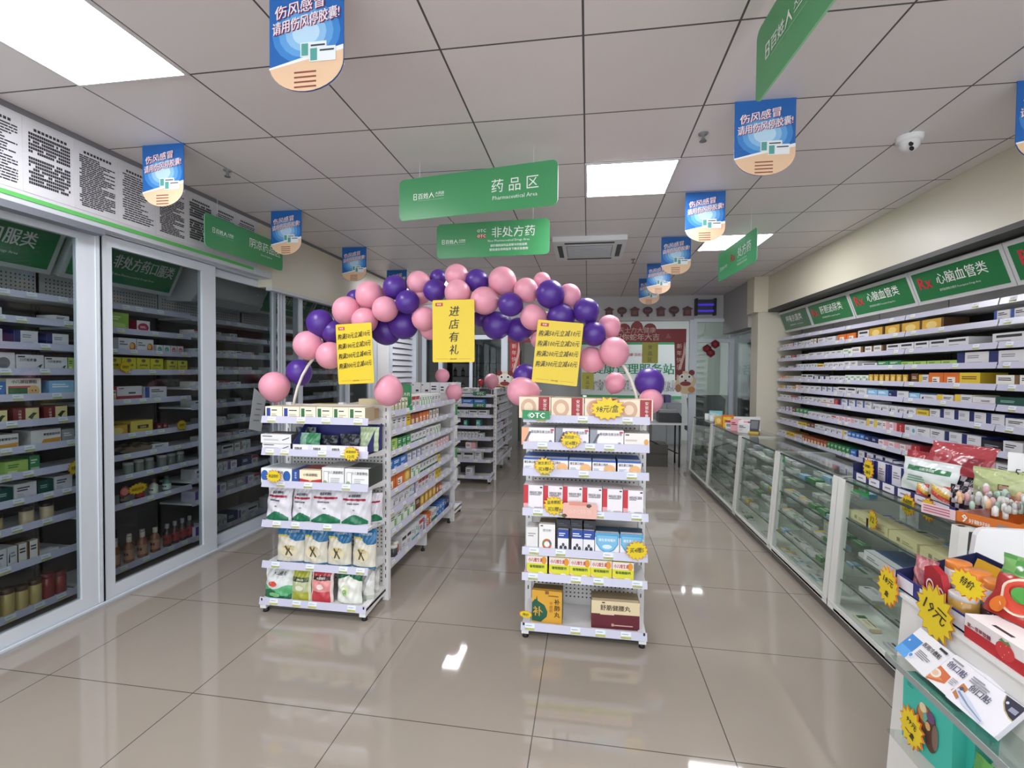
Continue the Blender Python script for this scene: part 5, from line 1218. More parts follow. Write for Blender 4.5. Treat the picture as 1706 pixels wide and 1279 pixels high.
# orange candy carton with clear bag of sweets
o = empty('candy_carton', 'orange and pink candy carton overflowing with small sweets', 'carton', (1.63, 2.24, CTZ), .38)
q = MB(); q.prism([(0, -.16, 0), (0, .12, 0), (0, .12, .045), (0, -.1, .05), (0, -.13, .075), (0, -.16, .08)], (.01, 0, 0), '#d9772f'); q.box(0, .2, -.16, .12, 0, .004, '#d9772f'); q.box(0, .2, -.16, -.155, 0, .08, '#d9772f'); q.box(.19, .2, -.16, .12, 0, .12, '#d9772f'); q.box(0, .2, .115, .12, 0, .045, '#e9c7c8')
q.text('9', (-.001, .085, .006), (0, -1, 0), UP, .032, '#f4efe8', 'c', None, .06); q.text('好糖好味', (-.001, .03, .008), (0, -1, 0), UP, .018, '#f4efe8', 'c', .09, .04)
q.poly([(-.001, -.03, .01), (-.001, -.11, .01), (-.001, -.11, .032), (-.001, -.03, .032)], '#8d8a94'); q.build('carton', o)
q = MB(); q.box(-.002, .0, .12, .26, 0, .045, '#e6c9cf')
for k in range(3): q.poly([(-.003, .25, .01 + k * .012), (-.003, .14, .01 + k * .012), (-.003, .14, .015 + k * .012), (-.003, .25, .015 + k * .012)], '#b8647a')
q.build('pink_panel', o)
rs = random.Random(5); q = MB()
for k in range(90):
    x, y = rs.uniform(.015, .185), rs.uniform(-.15, .15); z = rs.uniform(.05, .1) + .04 * (x / .2)
    c = rs.choice(['#dcdcd8', '#cfccc9', '#b9bcb9', '#d9b08c', '#a9c4b4', '#d0a9ae', '#8a8280', '#d3d3ce', '#c4c4c0'])
    r = rs.uniform(.007, .012); q.lathe([(0, -r), (r, -r * .6), (r, r * 2), (r * .5, r * 2.8), (0, r * 3)], c, (x, y, z), 8)
s = q.build('sweets', o); s['kind'] = 'stuff'
q = MB(); q.prism([(0, -.09, 0), (0, .09, 0), (.02, .09, .3), (.02, -.02, .3)], (.004, 0, 0), '#dedede'); q.text('5元1', (.008, .03, .2), (0, -1, 0), UP, .035, INK, 'c', None, -.005, .2); q.poly([(.002, -.045, .12), (.002, -.052, .12), (.002, -.052, .18), (.002, -.045, .18)], INK)
o = q.build('note_board'); o.location = (1.86, 2.32, CTZ); o.rotation_euler = (0, 0, .75); tag(o, 'white note board with a handwritten price behind the candy carton', 'price board')
NX = (0, -1, 0)
burst('yellow star card on the navy upright boxes', at(1447, 781, X=1.60), NX, UP, .11, .12, [('买四送一', .16, .05), ('28元', .2, -.25)])
burst('yellow star card on the front lip of the snack tray', at(1513, 841, X=1.585), NX, UP, .12, .11, [('本品特价', .2, .08), ('5元', .25, -.28)])
burst('yellow star card beside the candy carton', at(1547, 849, X=1.583), NX, UP, .11, .11, [('特价', .25, .02), ('2', .22, -.3)], .2)
burst('yellow star card stuck inside the first glass counter', at(1454, 866, X=1.56), NX, UP, .09, .115, [('12', .3, -.12)])
for lb, x, y, w_ in (('green shelf sign inside the first glass counter', 1434, 815, .16), ('green shelf sign inside the second glass counter', 1303, 763, .1), ('green shelf sign inside the third glass counter', 1235, 733, .08)):
    p = at(x, y, X=1.575); q = MB(); q.prism([(0, w_ / 2, -.03), (0, -w_ / 2, -.03), (0, -w_ / 2, .03), (0, w_ / 2, .03)], (.003, 0, 0), '#38a860'); q.text('Rx', (-.001, w_ * .3, -.01), NX, UP, .025, '#c9403c', 'c', None, .05); q.text('处方药', (-.001, -w_ * .1, -.008), NX, UP, .022, WH, 'c', w_ * .5, .03)
    o = q.build('shelf_sign'); o.location = p; tag(o, lb, 'shelf sign')
# long goods inside the first counter
YC = [('wyellow', 3.10, .2), ('wyellow', 2.92, .2), ('cream', 2.70, .22), ('cream', 2.47, .2)]
for k, (dn, y, L) in enumerate(YC):
    m = box_mesh(L, .05, .12, '#ddd6a4', '#cfc794', [('r', .3, .3, .42, .7, '#8f8b6c'), ('l', .5, .3, .9, .7, 2, '#a29b6c')]); put('medicine_box', m, f'long pale yellow box, {nth(k + 1)} from far end, top level of first counter', 'medicine box', (fx(.65) + .04, y, .651), -R90, 'long pale yellow boxes')
put('medicine_box', box_mesh(.3, .06, .2, '#e6e6e6', '#d6d8dc', [('l', .1, .3, .5, .7, 2, GREY)], top='#3a5f96'), 'broad box with a blue top on the low level of the first counter', 'medicine box', (fx(.46) + .04, 2.86, .461), -R90)
put('medicine_box', box_mesh(.26, .05, .16, '#e3e3e3', '#4a4a4a', [('l', .1, .3, .8, .7, 2, GREY)]), 'long white box with dark ends on the low level of the first counter', 'medicine box', (fx(.46) + .04, 2.5, .461), -R90)

# goods standing on the fourth counter
o = put('tissue_pack', box_mesh(.17, .11, .1, '#8fc9cf', '#7bb7be', [('l', .1, .5, .8, .8, 3, '#e9f4f4'), ('e', .7, .3, .2, .2, '#c9e6e4')]), 'pale turquoise tissue pack at the end of the glass counters', 'tissue pack', (1.78, 7.1, CTZ), -.3)
for k in range(4): jar('pill_bottle', f'small white pill bottle, {nth(k + 1)} on the far glass counter', 'bottle', (1.63 + .045 * (k % 2), 6.95 - k * .13, CTZ), .032, .085, '#e4e6e4', '#dfe1df', 'white pill bottles')
for k, (dn, x, y, w_, h_) in enumerate((('gold', 1.62, 6.3, .1, .1), ('orange', 1.68, 6.15, .14, .13), ('yellow', 1.63, 5.98, .1, .12), ('green', 1.76, 5.98, .12, .13), ('pink', 1.62, 5.66, .09, .13), ('wpink', 1.69, 5.60, .11, .12), ('white', 1.66, 5.48, .12, .1), ('wred', 1.62, 5.84, .1, .1))):
    desc, fr, sd, dec = DZ[dn]; put('medicine_box', box_mesh(w_, h_, .07, fr, sd, dec), f'{desc} standing on the fourth counter, {nth(k + 1)} from its far end', 'medicine box', (x, y, CTZ), -.55 - .1 * (k % 3))
o = empty('card_reader', 'black card reader stand on the fourth glass counter', 'card reader', (1.76, 5.46, CTZ), -.5)
q = MB(); q.box(-.05, .05, -.04, .04, 0, .02, '#c9a83a'); q.build('base', o); q = MB(); q.prism([(-.045, -.02, .02), (.045, -.02, .02), (.045, .03, .14), (-.045, .03, .14)], (0, .025, 0), '#1d1d20'); q.build('body', o); q = MB(); q.prism([(-.035, -.0145, .05), (.035, -.0145, .05), (.035, .022, .13), (-.035, .022, .13)], (0, -.001, 0), '#4d5056'); q.build('screen', o)
q = MB(); q.box(-.14, .14, 0, .008, 0, .15, M('#d7dad8', .4)); q.box(-.14, .14, -.03, 0, 0, .006, '#d7dad8'); o = q.build('counter_screen'); o.location = (1.78, 5.76, CTZ); tag(o, 'low white board standing behind the goods on the fourth counter', 'board')

# ================================================================== cash desk at the near end
DX, DT = 1.03, .79
o = empty('cash_desk', 'white cash desk in the near corner carrying sweets', 'cash desk', (1.3, 1.0, 0))
q = MB(); q.prism([(DX - .045 - 1.3, .745, 0), (1.62 - 1.3, .745, 0), (1.62 - 1.3, .745, DT), (DX - 1.3, .745, DT)], (0, -1.6, 0), M('#dfdedb', .35)); q.build('body', o)
q = MB(); q.box(DX - 1.3 - .006, .33, -.86, .75, DT - .0, DT + .012, M('#e6e6e4', .3)); q.build('worktop', o)
q = MB(); q.prism([(x + .2, .86, z + DT + .012) for x, z in ((-.2, 0), (.12, 0), (.12, .195), (-.15, .195), (-.168, .19), (-.18, .17))], (0, .02, 0), M('#dcdcdc', .3)); q.box(.02, .3, .745, .88, 0, DT + .012, M('#d9d8d5', .4)); q.build('end_board', o)
DT += .013
o = empty('display_tray', 'dark blue card tray of sweets on the cash desk', 'display tray', (DX + .01, 1.64, DT))
q = MB(); q.box(0, .24, -.16, .16, 0, .004, '#1f2450'); q.box(.236, .24, -.16, .16, 0, .13, '#20254f'); q.prism([(0, .156, 0), (.24, .156, 0), (.24, .156, .13), (0, .156, .055)], (0, .004, 0), '#20254f'); q.build('tray', o)
q = MB(); q.box(0, .004, -.16, .16, 0, .05, '#27307a')
for k in range(3): q.poly([(-.0008, .15 - k * .11, .006), (-.0008, .07 - k * .11, .006), (-.0008, .07 - k * .11, .045), (-.0008, .15 - k * .11, .045)], '#dcdde6')
q.build('tray_wall', o)
def f_pinkb(u, v): return '#b06a70' if (u + v) % .3 < .2 else '#c08a8a'
put('sweet_bag', pouch_mesh(.075, .11, .05, f_pinkb, [], .08, 81), 'clear pinkish bag of sweets at the far end of the cash desk tray', 'bag', (DX + .07, 1.755, DT + .005), -R90 + .3)
for k in range(3): jar('sweet_jar', f'white sweet jar with orange lid, {nth(k + 1)} from the far end of the tray', 'jar', (DX + .15, 1.73 - k * .075, DT + .005), .034, .115, '#d9d6d8', '#d98238', 'orange lidded jars')
jar('sweet_jar', 'honey coloured jar with a pale lid in the cash desk tray', 'jar', (DX + .06, 1.575, DT + .005), .036, .075, '#b8934a', '#c9c6c4'); jar('sweet_jar', 'grey lidded jar behind the red card in the tray', 'jar', (DX + .10, 1.635, DT + .005), .032, .08, '#8d8a86', '#b9b5b4'); jar('sweet_jar', 'dark plum jar next to the honey coloured jar', 'jar', (DX + .11, 1.535, DT + .005), .03, .06, '#3c2a33', '#55444e')
q = MB(); q.prism([(0, .05, 0), (0, -.04, 0), (0, -.045, .04), (0, -.02, .1), (0, .02, .115), (0, .05, .1)], (.02, 0, 0), M('#a5242e', .35))
for cy_, cz_ in ((.022, .05), (-.022, .04)):
    for k in range(16):
        a, b = 2 * PI * k / 16, 2 * PI * (k + 1) / 16
        q.poly([(-.001, cy_ + .017 * math.cos(a), cz_ + .022 * math.sin(a)), (-.001, cy_ + .017 * math.cos(b), cz_ + .022 * math.sin(b)), (-.001, cy_ + .012 * math.cos(b), cz_ + .016 * math.sin(b)), (-.001, cy_ + .012 * math.cos(a), cz_ + .016 * math.sin(a))], '#efe3e4')
o = q.build('sweet_card'); o.location = (DX + .04, 1.66, DT + .005); tag(o, 'red rounded sweet card with two white loops', 'sweet card')
for k in range(3):
    q = MB(); q.prism([(-.06, 0, 0), (.06, 0, 0), (.055, 0, .1), (-.055, 0, .1)], (0, .012, 0), M('#d9a82c', .25)); q.poly([(-.05, -.001, .02), (.05, -.001, .02), (.05, -.001, .05), (-.05, -.001, .05)], '#e6c95a')
    o = q.build('sweet_packet'); o.location = (DX + .19 + .012 * k, 1.70 - k * .07, DT + .03); o.rotation_euler = (-.3, .1 * k, -R90); tag(o, f'yellow sweet packet, {nth(k + 1)} along the back of the cash desk tray', 'sweet packet', 'yellow sweet packets')
def f_fruit(u, v): return '#a93431' if v < .66 + .05 * math.sin(9 * u) else ('#4d8a46' if math.sin(23 * u + 4 * v) * math.sin(17 * v) > 0 else '#6f9f5c')
FRU = [('e', .3, .42, .2, .3, '#e2d3bd'), ('e', .3, .42, .17, .26, '#c9452f'), ('e', .3, .46, .09, .13, '#4a9a42'), ('e', .14, .2, .07, .14, '#d9782f'), ('e', .75, .38, .16, .2, '#b5473a'), ('e', .85, .3, .06, .1, '#e0b93a')]
put('sweet_bag', pouch_mesh(.27, .15, .06, f_fruit, FRU, .5, 83), 'big red and green fruit sweet bag lying at the near side of the tray', 'bag', (DX + .12, 1.40, DT + .065), -R90 + .35)
q = MB(); q.box(0, .22, -.2, .16, 0, .062, M('#e3dcdc', .35), top=M('#e9e3e3', .3))
q.poly([(-.0006, .16, 0), (-.0006, -.2, 0), (-.0006, -.2, .045), (-.0006, .0, .03), (-.0006, .16, .03)], '#b5242c')
for cy_, r_ in ((.03, .028), (-.12, .034)):
    q.poly([(-.0012, cy_ + r_ * math.cos(2 * PI * k / 14), .03 + r_ * .8 * math.sin(2 * PI * k / 14)) for k in range(14)], '#c8383c')
    for sx, sz in ((-.012, .035), (.0, .022), (.012, .036), (-.004, .046), (.006, .012)): q.poly([(-.0016, cy_ + sx - .0012, sz), (-.0016, cy_ + sx, sz - .002), (-.0016, cy_ + sx + .0012, sz), (-.0016, cy_ + sx, sz + .002)], '#e9c9a0')
    q.poly([(-.0018, cy_ + .018, .05), (-.0018, cy_ - .018, .05), (-.0018, cy_ - .01, .059), (-.0018, cy_, .054), (-.0018, cy_ + .01, .059)], '#5c8a4c')
q.text('第一草莓软糖', (-.0018, .11, .032), NX, UP, .012, '#8a1f35', 'c', .085, .04)
q.poly([(.02, .1, .0626), (.02, .04, .0626), (.03, .04, .0626), (.03, .1, .0626)], INK)
o = q.build('sweet_box'); o.location = (DX + .002, 1.325, DT + .0); tag(o, 'white and red strawberry sweet box on the cash desk edge', 'sweet box')
burst('yellow star card at the far end of the cash desk tray', at(1480, 977, X=1.02), NX, UP, .12, .14, [('18元', .2, .05), ('盒', .16, -.25)], -.15)
burst('large yellow star card hanging from the cash desk tray', at(1558, 1022, X=1.015), NX, UP, .16, .17, [('19元', .28, -.08)], -.25, edge='#b07a2a')
burst('yellow star card lying on the jars in the tray', at(1612, 974, X=1.06), NX, (0.3, 0, 1), .14, .075, [('特价', .35, -.1)], -.1)
# clear acrylic ledge with plaster packets, teal boxes below
o = empty('acrylic_ledge', 'clear acrylic ledge fixed to the front of the cash desk', 'display ledge', (.93, 1.36, .66))
AC = glass('acrylic', '#f2f6f4', .04)
q = MB(); q.box(-.02, .085, -.45, .25, 0, .005, AC); q.build('shelf_plate', o); q = MB(); q.box(-.023, -.02, -.45, .25, -.006, .012, M('#8f9694', .2)); q.build('front_lip', o)
PK = [('white patch packet with a sky blue end on the acrylic ledge', 1.565, '#e3e3e6', [('r', 0, 0, .36, .7, '#3f86cc'), ('r', 0, .0, .36, .28, '#5c9fdd'), ('e', .09, .5, .025, .036, '#e6f0f8'), ('t', .66, .62, .15, '医用冷敷贴', INK, .5, .02), ('l', .45, .3, .85, .52, 4, '#8a8d96'), ('e', .42, .2, .06, .085, '#dfe7ee'), ('e', .42, .2, .04, .057, '#4f8fcc'), ('r', .74, .86, .95, .93, INK)]), ('white mouth plaster packet with an orange picture', 1.46, '#e6e3e6', [('p', [(.02, .05), (.3, .0), (.62, .2), (.6, .46), (.3, .52), (.02, .35)], '#c96a3c'), ('p', [(.06, .1), (.3, .05), (.56, .24), (.3, .3)], '#d98a58'), ('e', .34, .28, .12, .13, '#e6dccf'), ('e', .34, .28, .07, .08, '#d9b79a'), ('p', [(.8, .2), (1, .1), (1, .5), (.86, .55)], '#b87a4a'), ('t', .58, .62, .2, '创口贴', '#34376a', .42, .025), ('l', .36, .86, .8, .95, 1, GREY), ('l', .66, .3, .8, .5, 4, '#a2a4ae')]), ('white mouth plaster packet with a dark curved window', 1.34, '#e3e2e8', [('p', [(.64, .98), (.7, .78), (.8, .64), (.92, .56), (1, .54), (1, .98)], '#b9a878'), ('p', [(.66, .98), (.72, .8), (.81, .67), (.92, .59), (1, .57), (1, .98)], '#232438'), ('r', .84, .7, .97, .82, '#8e94a8'), ('e', .76, .84, .025, .035, '#c9cfe0'), ('t', .38, .5, .19, '创口贴', '#33364e', .4, .025), ('p', [(.04, .32), (.3, .12), (.72, .02), (.76, .1), (.4, .3), (.1, .42)], '#c3ccdb'), ('p', [(.1, .3), (.4, .16), (.72, .07), (.72, .09), (.4, .2), (.12, .35)], '#7f8aa3'), ('e', .12, .42, .035, .05, '#4a4f66'), ('l', .1, .7, .5, .9, 3, GREY)]), ('white plaster packet underneath the orange picture one', 1.41, '#e0e0e4', [('l', .1, .2, .8, .8, 3, '#b9bcc8')])]
for k, (lb, y, c, dec) in enumerate(PK):
    put('plaster_packet', box_mesh(.145, .1, .012, c, '#cfcfd6', dec), lb, 'plaster packet', (.945 + .012 * (k == 3), y, .672), -R90 + .06 * (k - 1), None, 0).rotation_euler = (-.75, 0, -R90 + .05 * (k - 1))
for k in range(3):
    put('gift_box', box_mesh(.17, .19, .035, '#3fb3a2', '#3aa090', [('e', .5, .56, .2, .2, '#8a5a3a'), ('e', .46, .62, .12, .12, '#b98552'), ('e', .44, .7, .07, .07, '#e0cfa8'), ('e', .5, .58, .05, .08, '#5fae98'), ('e', .62, .4, .13, .24, '#4f382c'), ('e', .7, .42, .06, .18, '#7a6458'), ('e', .56, .5, .05, .06, '#c9a06a'), ('l', .12, .86, .26, .92, 2, '#2f7a70'), ('e', .62, .66, .08, .08, '#6b4a72')] if k == 0 else []), f'teal gift box under the acrylic ledge, {nth(k + 1)} from the aisle', 'gift box', (.935 + .037 * k - .0, 1.47 - .02 * k, .46), -R90 + .1, 'teal gift boxes')
q = MB(); q.box(.90, 1.02, 1.05, 1.58, .45, .456, AC); q.build('lower_plate', o).location = (-.93, -1.36, -.66)
burst('yellow star card on the teal gift boxes', at(1519, 1213, X=.925), NX, UP, .105, .12, [('99元', .17, .05), ('一盒', .17, -.22)], -.2)
def f_sun(u, v):
    d = math.hypot(u - .5, v - .5); return '#3a4a2c' if d < .12 else ('#c9bf8a' if d < .2 else '#5f9a4e')
put('sweet_bag', pouch_mesh(.2, .13, .05, f_sun, [], .1, 85), 'green packet with a round flower under the teal gift boxes', 'bag', (.95, 1.24, .458), -R90)

# ================================================================== balloon arch
BP = M('#e29cae', .38); BV = M('#4e2c8c', .36)
for m_, c_ in ((BP, '#f0b9c6'), (BV, '#6a40b0')):
    b_ = m_.node_tree.nodes['Principled BSDF']; b_.inputs['Subsurface Weight'].default_value = .25; b_.inputs['Subsurface Radius'].default_value = (.03, .015, .02); b_.inputs['Subsurface Scale'].default_value = .5
def balloon_mesh(m_):
    q = MB(); prof = [(0, 1.0)]
    for k in range(1, 18):
        a = PI * k / 18; r = math.sin(a); z = math.cos(a)
        if z < 0: z *= 1.16; r *= 1 - .10 * (-z) ** 1.5
        prof.append((r, z))
    prof += [(.05, -1.17), (.035, -1.2), (.08, -1.27), (0, -1.26)]
    q.lathe(prof, m_, n=28); return q.build('balloon', mesh_only=True)
BM = {'p': balloon_mesh(BP), 'v': balloon_mesh(BV)}
AXC = Vector((-.85, 2.97, 1.25))
BL = [('v', 533.7, 538.4, 23, 0), ('v', 554, 552, 19, .02), ('p', 513.8, 574.8, 25, -.02), ('p', 550, 592, 23.5, -.02), ('v', 498.5, 619, 21, .08), ('p', 457.5, 643, 25, 0),
      ('p', 577, 517, 23.5, -.03), ('p', 607.6, 534, 22, -.06), ('p', 616, 491.5, 24, 0), ('v', 658, 478.6, 20.5, -.02), ('p', 641.6, 515, 22, -.08), ('v', 679, 503, 20.5, -.06), ('v', 644, 551, 25, .1), ('v', 672, 541, 25, .06), ('p', 645, 490, 14, .1), ('v', 592, 497, 15, .12),
      ('p', 647.5, 652, 24.5, -.06), ('p', 697.5, 471, 20.5, .02), ('p', 700, 490, 19, .06), ('v', 724.7, 484, 20, -.02), ('v', 730, 463, 14.5, .1), ('p', 761, 459.7, 20.5, .02), ('p', 762.5, 487.6, 22.5, -.07), ('v', 795, 468, 20, .02), ('p', 807, 500.7, 24, -.06), ('p', 837, 468, 24, 0),
      ('v', 850, 507, 20.8, -.07), ('p', 876, 483, 21, -.02), ('p', 888, 528, 22.5, -.05), ('p', 707, 531, 21.5, -.02), ('p', 718, 548, 19, .06), ('v', 827, 542, 24.5, .05), ('v', 864, 549, 21, .09), ('v', 802, 530, 15, .1), ('v', 875, 626, 21, .02), ('p', 870, 652, 25.5, -.04),
      ('v', 916.5, 490, 24.3, -.06), ('p', 948, 492, 20, .03), ('p', 903, 468, 15, .09), ('v', 934, 527, 23.5, -.02), ('v', 976.5, 518, 22.5, -.03), ('v', 988.7, 556, 20.8, -.06), ('p', 1015, 543.6, 19.5, .03), ('p', 1023, 586, 25.5, -.05), ('p', 984.6, 599, 22.5, .0), ('p', 1025, 637, 17.5, .05), ('v', 1082, 637, 24.8, .04), ('p', 1084, 667.6, 20.5, -.02), ('p', 899, 566, 15, .1)]
cnt = {'p': 0, 'v': 0}
order = sorted(range(len(BL)), key=lambda i: BL[i][1])
rb = random.Random(3)
for i in order:
    c, x, y, r, dy = BL[i]; cnt[c] += 1
    p = at(x, y, Y=2.97 + dy); dep = (p - Vector((0, 0, CAMH))).dot(CFW); R_ = r * dep / FPX * .97
    o = put('balloon', BM[c], f'{"pink" if c == "p" else "purple"} balloon on the arch, {nth(cnt[c])} {"pink" if c == "p" else "purple"} one from the cabinet side', 'balloon', p, 0, 'balloons of the arch')
    o.scale = (R_, R_, R_ * rb.uniform(.97, 1.04))
    ang = math.atan2(p.z - 1.3, p.x + .85)
    aim = Vector((AXC.x + 1.16 * math.cos(ang), 3.0 + .1, 1.25 + .72 * max(0, math.sin(ang)))) - p     # knot towards the tube
    if aim.length < .02: aim = Vector((0, 1, 0))
    o.rotation_euler = (-aim).to_track_quat('Z', 'Y').to_euler()
    if i in (16, 5, 46, 47, 45, 4): o.rotation_euler = (rb.uniform(-.4, .4), rb.uniform(-.4, .4), 0) if i != 16 else (PI, .15, 0)
for lb, c, x, y, r, Y in (('small pink balloon rising over the far end of the gondola', 'p', 737, 625.5, 12.3, 4.9), ('pink balloon on a short stick at the far gondola corner', 'p', 756.5, 653, 14.5, 4.72), ('small pink balloon before the second gondola', 'p', 819, 634, 12.3, 6.45), ('small red balloon in the dark doorway behind the gondolas', 'r', 801, 637, 5.5, 6.4)):
    p = at(x, y, Y=Y); R_ = r * Y / FPX
    if c == 'r': BM['r'] = balloon_mesh(M('#a82a35', .35))
    o = put('balloon', BM[c], lb, 'balloon', p); o.scale = (R_, R_, R_)
q = MB(); q.tube([(-1.345, 4.72, 1.28), (-1.345, 4.72, 1.36)], .008, '#dedede'); o = q.build('balloon_stick'); tag(o, 'white stick under the pink balloon at the far gondola corner', 'stick')
for lb, x, y, Y, zb in (('thin stick under the small pink balloon at the second gondola', 819, 634, 6.45, 1.198), ('thin stick under the small red balloon at the second gondola', 801, 637, 6.4, 1.198)):
    p = at(x, y, Y=Y); q = MB(); q.tube([(p.x, Y, zb), (p.x, Y, p.z - .04)], .005, '#dedede'); o = q.build('balloon_stick'); tag(o, lb, 'stick')
p = at(737, 626, Y=4.9); q = MB(); q.tube([(p.x, 4.9, 1.30), (p.x, 4.9, p.z - .07)], .005, '#dedede'); o = q.build('balloon_stick'); tag(o, 'thin stick under the small pink balloon over the far gondola end', 'stick')
q = MB()
pts = []
e0, e1 = at(488, 672, Y=2.93), at(1065, 690, Y=2.93); e0.z = 1.212; e1.z = 1.262
for k in range(33):
    t = k / 32; a = PI * (1 - t); x = e0.x + (e1.x - e0.x) * (.5 + .5 * math.cos(a)); z = e0.z + .76 * math.sin(a) ** .85
    pts.append((x, 2.93 + .10 * math.sin(a), z))
q.tube(pts, .0095, M('#d8d2c8', .4), 8); o = q.build('balloon_arch_tube'); tag(o, 'cream plastic tube bending over both end displays under the balloons', 'arch tube')

# yellow handwritten boards on the arch
def board(label, quad, Y, fn):
    P0 = [at(x, y, Y=Y) for x, y in quad]      # top-left, top-right, bottom-right, bottom-left
    c = sum(P0, Vector()) / 4; u = ((P0[1] - P0[0]) + (P0[2] - P0[3])).normalized(); v = ((P0[0] - P0[3]) + (P0[1] - P0[2])).normalized(); v = (v - u * v.dot(u)).normalized()
    W_ = ((P0[1] - P0[0]).length + (P0[2] - P0[3]).length) / 2; H_ = ((P0[0] - P0[3]).length + (P0[1] - P0[2]).length) / 2; n = u.cross(v)
    q = MB(); pts = [u * x + v * z for x, z in rrect(W_, H_, .008, 3)]
    q.prism([p + n * .0015 for p in pts], -n * .003, M('#dcc024', .4))
    R = lambda x, z, e=.0022: u * x + v * z + n * e
    def rect(x0, x1, z0, z1, c_, e=.0022): q.poly([R(x0, z0, e), R(x1, z0, e), R(x1, z1, e), R(x0, z1, e)], c_)
    rect(-W_ * .43, -W_ * .25, H_ * .40, H_ * .455, '#b5402e'); q.text('特惠', R(-W_ * .34, H_ * .412, .003), u, v, H_ * .032, '#f0e2c9', 'c', W_ * .15, .04)
    rect(-W_ * .42, -W_ * .12, -H_ * .448, -H_ * .443, '#a8862a'); rect(W_ * .12, W_ * .42, -H_ * .448, -H_ * .443, '#a8862a'); q.text('百姓大药房', R(0, -H_ * .458, .003), u, v, H_ * .022, '#8a5f1e', 'c', W_ * .2, .03)
    fn(q, R, u, v, W_, H_)
    o = q.build('price_board'); o.location = c; return tag(o, label, 'price board', 'yellow boards on the arch')
HW = '#231d14'
def offers(q, R, u, v, W_, H_):
    for i, tx in enumerate(('购满50元立减10元', '购满100元立减20元', '购满200元立减40元', '购满300元立减60元')):
        q.text(tx, R(0, H_ * (.26 - i * .163), .003), (u + v * .08).normalized(), v, H_ * .098, HW, 'c', W_ * .92, .016, .2)
def welcome(q, R, u, v, W_, H_):
    for i, ch in enumerate('进店有礼'): q.text(ch, R(W_ * .02, H_ * (.24 - i * .205), .003), (u + v * .06).normalized(), v, H_ * .155, HW, 'c', None, .02, .15)
board('yellow handwritten offer board under the cabinet side of the arch', ((561, 541), (621, 536.5), (621.5, 638), (562.5, 640)), 2.815, offers)
board('tall yellow board with four handwritten characters in the arch middle', ((720.5, 500), (790.5, 498.5), (790.5, 603), (721, 603.5)), 2.82, welcome)
board('tilted yellow handwritten offer board on the counter side of the arch', ((897, 531.5), (973, 539.5), (960.5, 643), (885, 636)), 2.815, offers)

# ================================================================== back of the shop
# bright health station board in the back room
q = MB(); q.box(-.15, 2.05, 11.1, 11.13, .95, 2.22, M('#e9edea', .35)); q.box(-.15, 2.05, 11.095, 11.1, 2.16, 2.22, '#3f9a62'); q.box(-.15, 2.05, 11.095, 11.1, .95, 1.02, '#4fae72')
q.text('健康管理服务站', (1.0, 11.09, 1.50), UX, UZ, .24, '#2f8f6a', 'c', 1.85, .035)
q.text('守护百姓只为健康', (.98, 11.09, 1.12), UX, UZ, .25, '#3c3a3a', 'c', 2.0, .06); q.text('守护百姓只为健康', (.98, 11.086, 1.12), UX, UZ, .25, '#e2dede', 'c', 2.0, 0)
q.text('关爱老年健康 百姓身边好药房', (1.05, 11.09, 1.9), UX, UZ, .07, '#c8606a', 'c', 1.3, .02)
o = q.build('wall_board'); tag(o, 'white health station board with green lettering in the back room', 'sign')
# festive door surround
RDM = M('#8c2a30', .5)
q = MB()
for s, lb in ((-1, ''), (1, '')):
    x0 = -1.42 if s < 0 else 1.47
    pts = [(x0, 8.69, 2.28), (x0 + .2, 8.69, 2.28), (x0 + .19, 8.69, 1.4), (x0 + .03, 8.69, 1.4)]
    q.prism(pts, (0, .01, 0), RDM if s > 0 else M('#b5323a', .5))
    q.poly([(x0 + .17 + .0, 8.685, 2.1), (x0 + .2, 8.685, 1.9), (x0 + .13, 8.685, 1.62), (x0 + .04, 8.685, 1.42), (x0 + .08, 8.685, 1.62), (x0 + .15, 8.685, 1.86)], '#d9b3a6')
    for i, ch in enumerate('新年快乐'): q.text(ch, (x0 + .09, 8.684, 1.95 - i * .12), UX, UZ, .085, '#e9cfc0', 'c', None, .01)
top = [(-1.45, 8.676, 2.06), (1.67, 8.676, 2.06), (1.67, 8.676, 2.29)]
for k in range(3):
    for i in range(9):
        a = PI * i / 8; top.append((1.06 - k * .22 + .109 * math.cos(a), 8.676, 2.29 + (.14 if k == 1 else .1) * math.sin(a)))
top += [(-1.45, 8.676, 2.29)]
q.prism(top, (0, .01, 0), RDM)
q.text('天士力大健康', (.84, 8.670, 2.22), UX, UZ, .1, '#d9b8a8', 'c', .75, .012); q.text('祝你蛇年大吉', (.84, 8.670, 2.09), UX, UZ, .12, '#dcbcae', 'c', .95, .015); q.text('祝你', (-.95, 8.670, 2.1), UX, UZ, .1, '#ead8cc', 'c', None, .015)
for x in (.32, 1.37): q.poly([(x - .05, 8.672, 2.13), (x + .05, 8.672, 2.13), (x, 8.672, 2.22)], '#a5565a')
o = q.build('door_garland'); tag(o, 'dark red festive paper surround of the back doorway', 'door decoration')
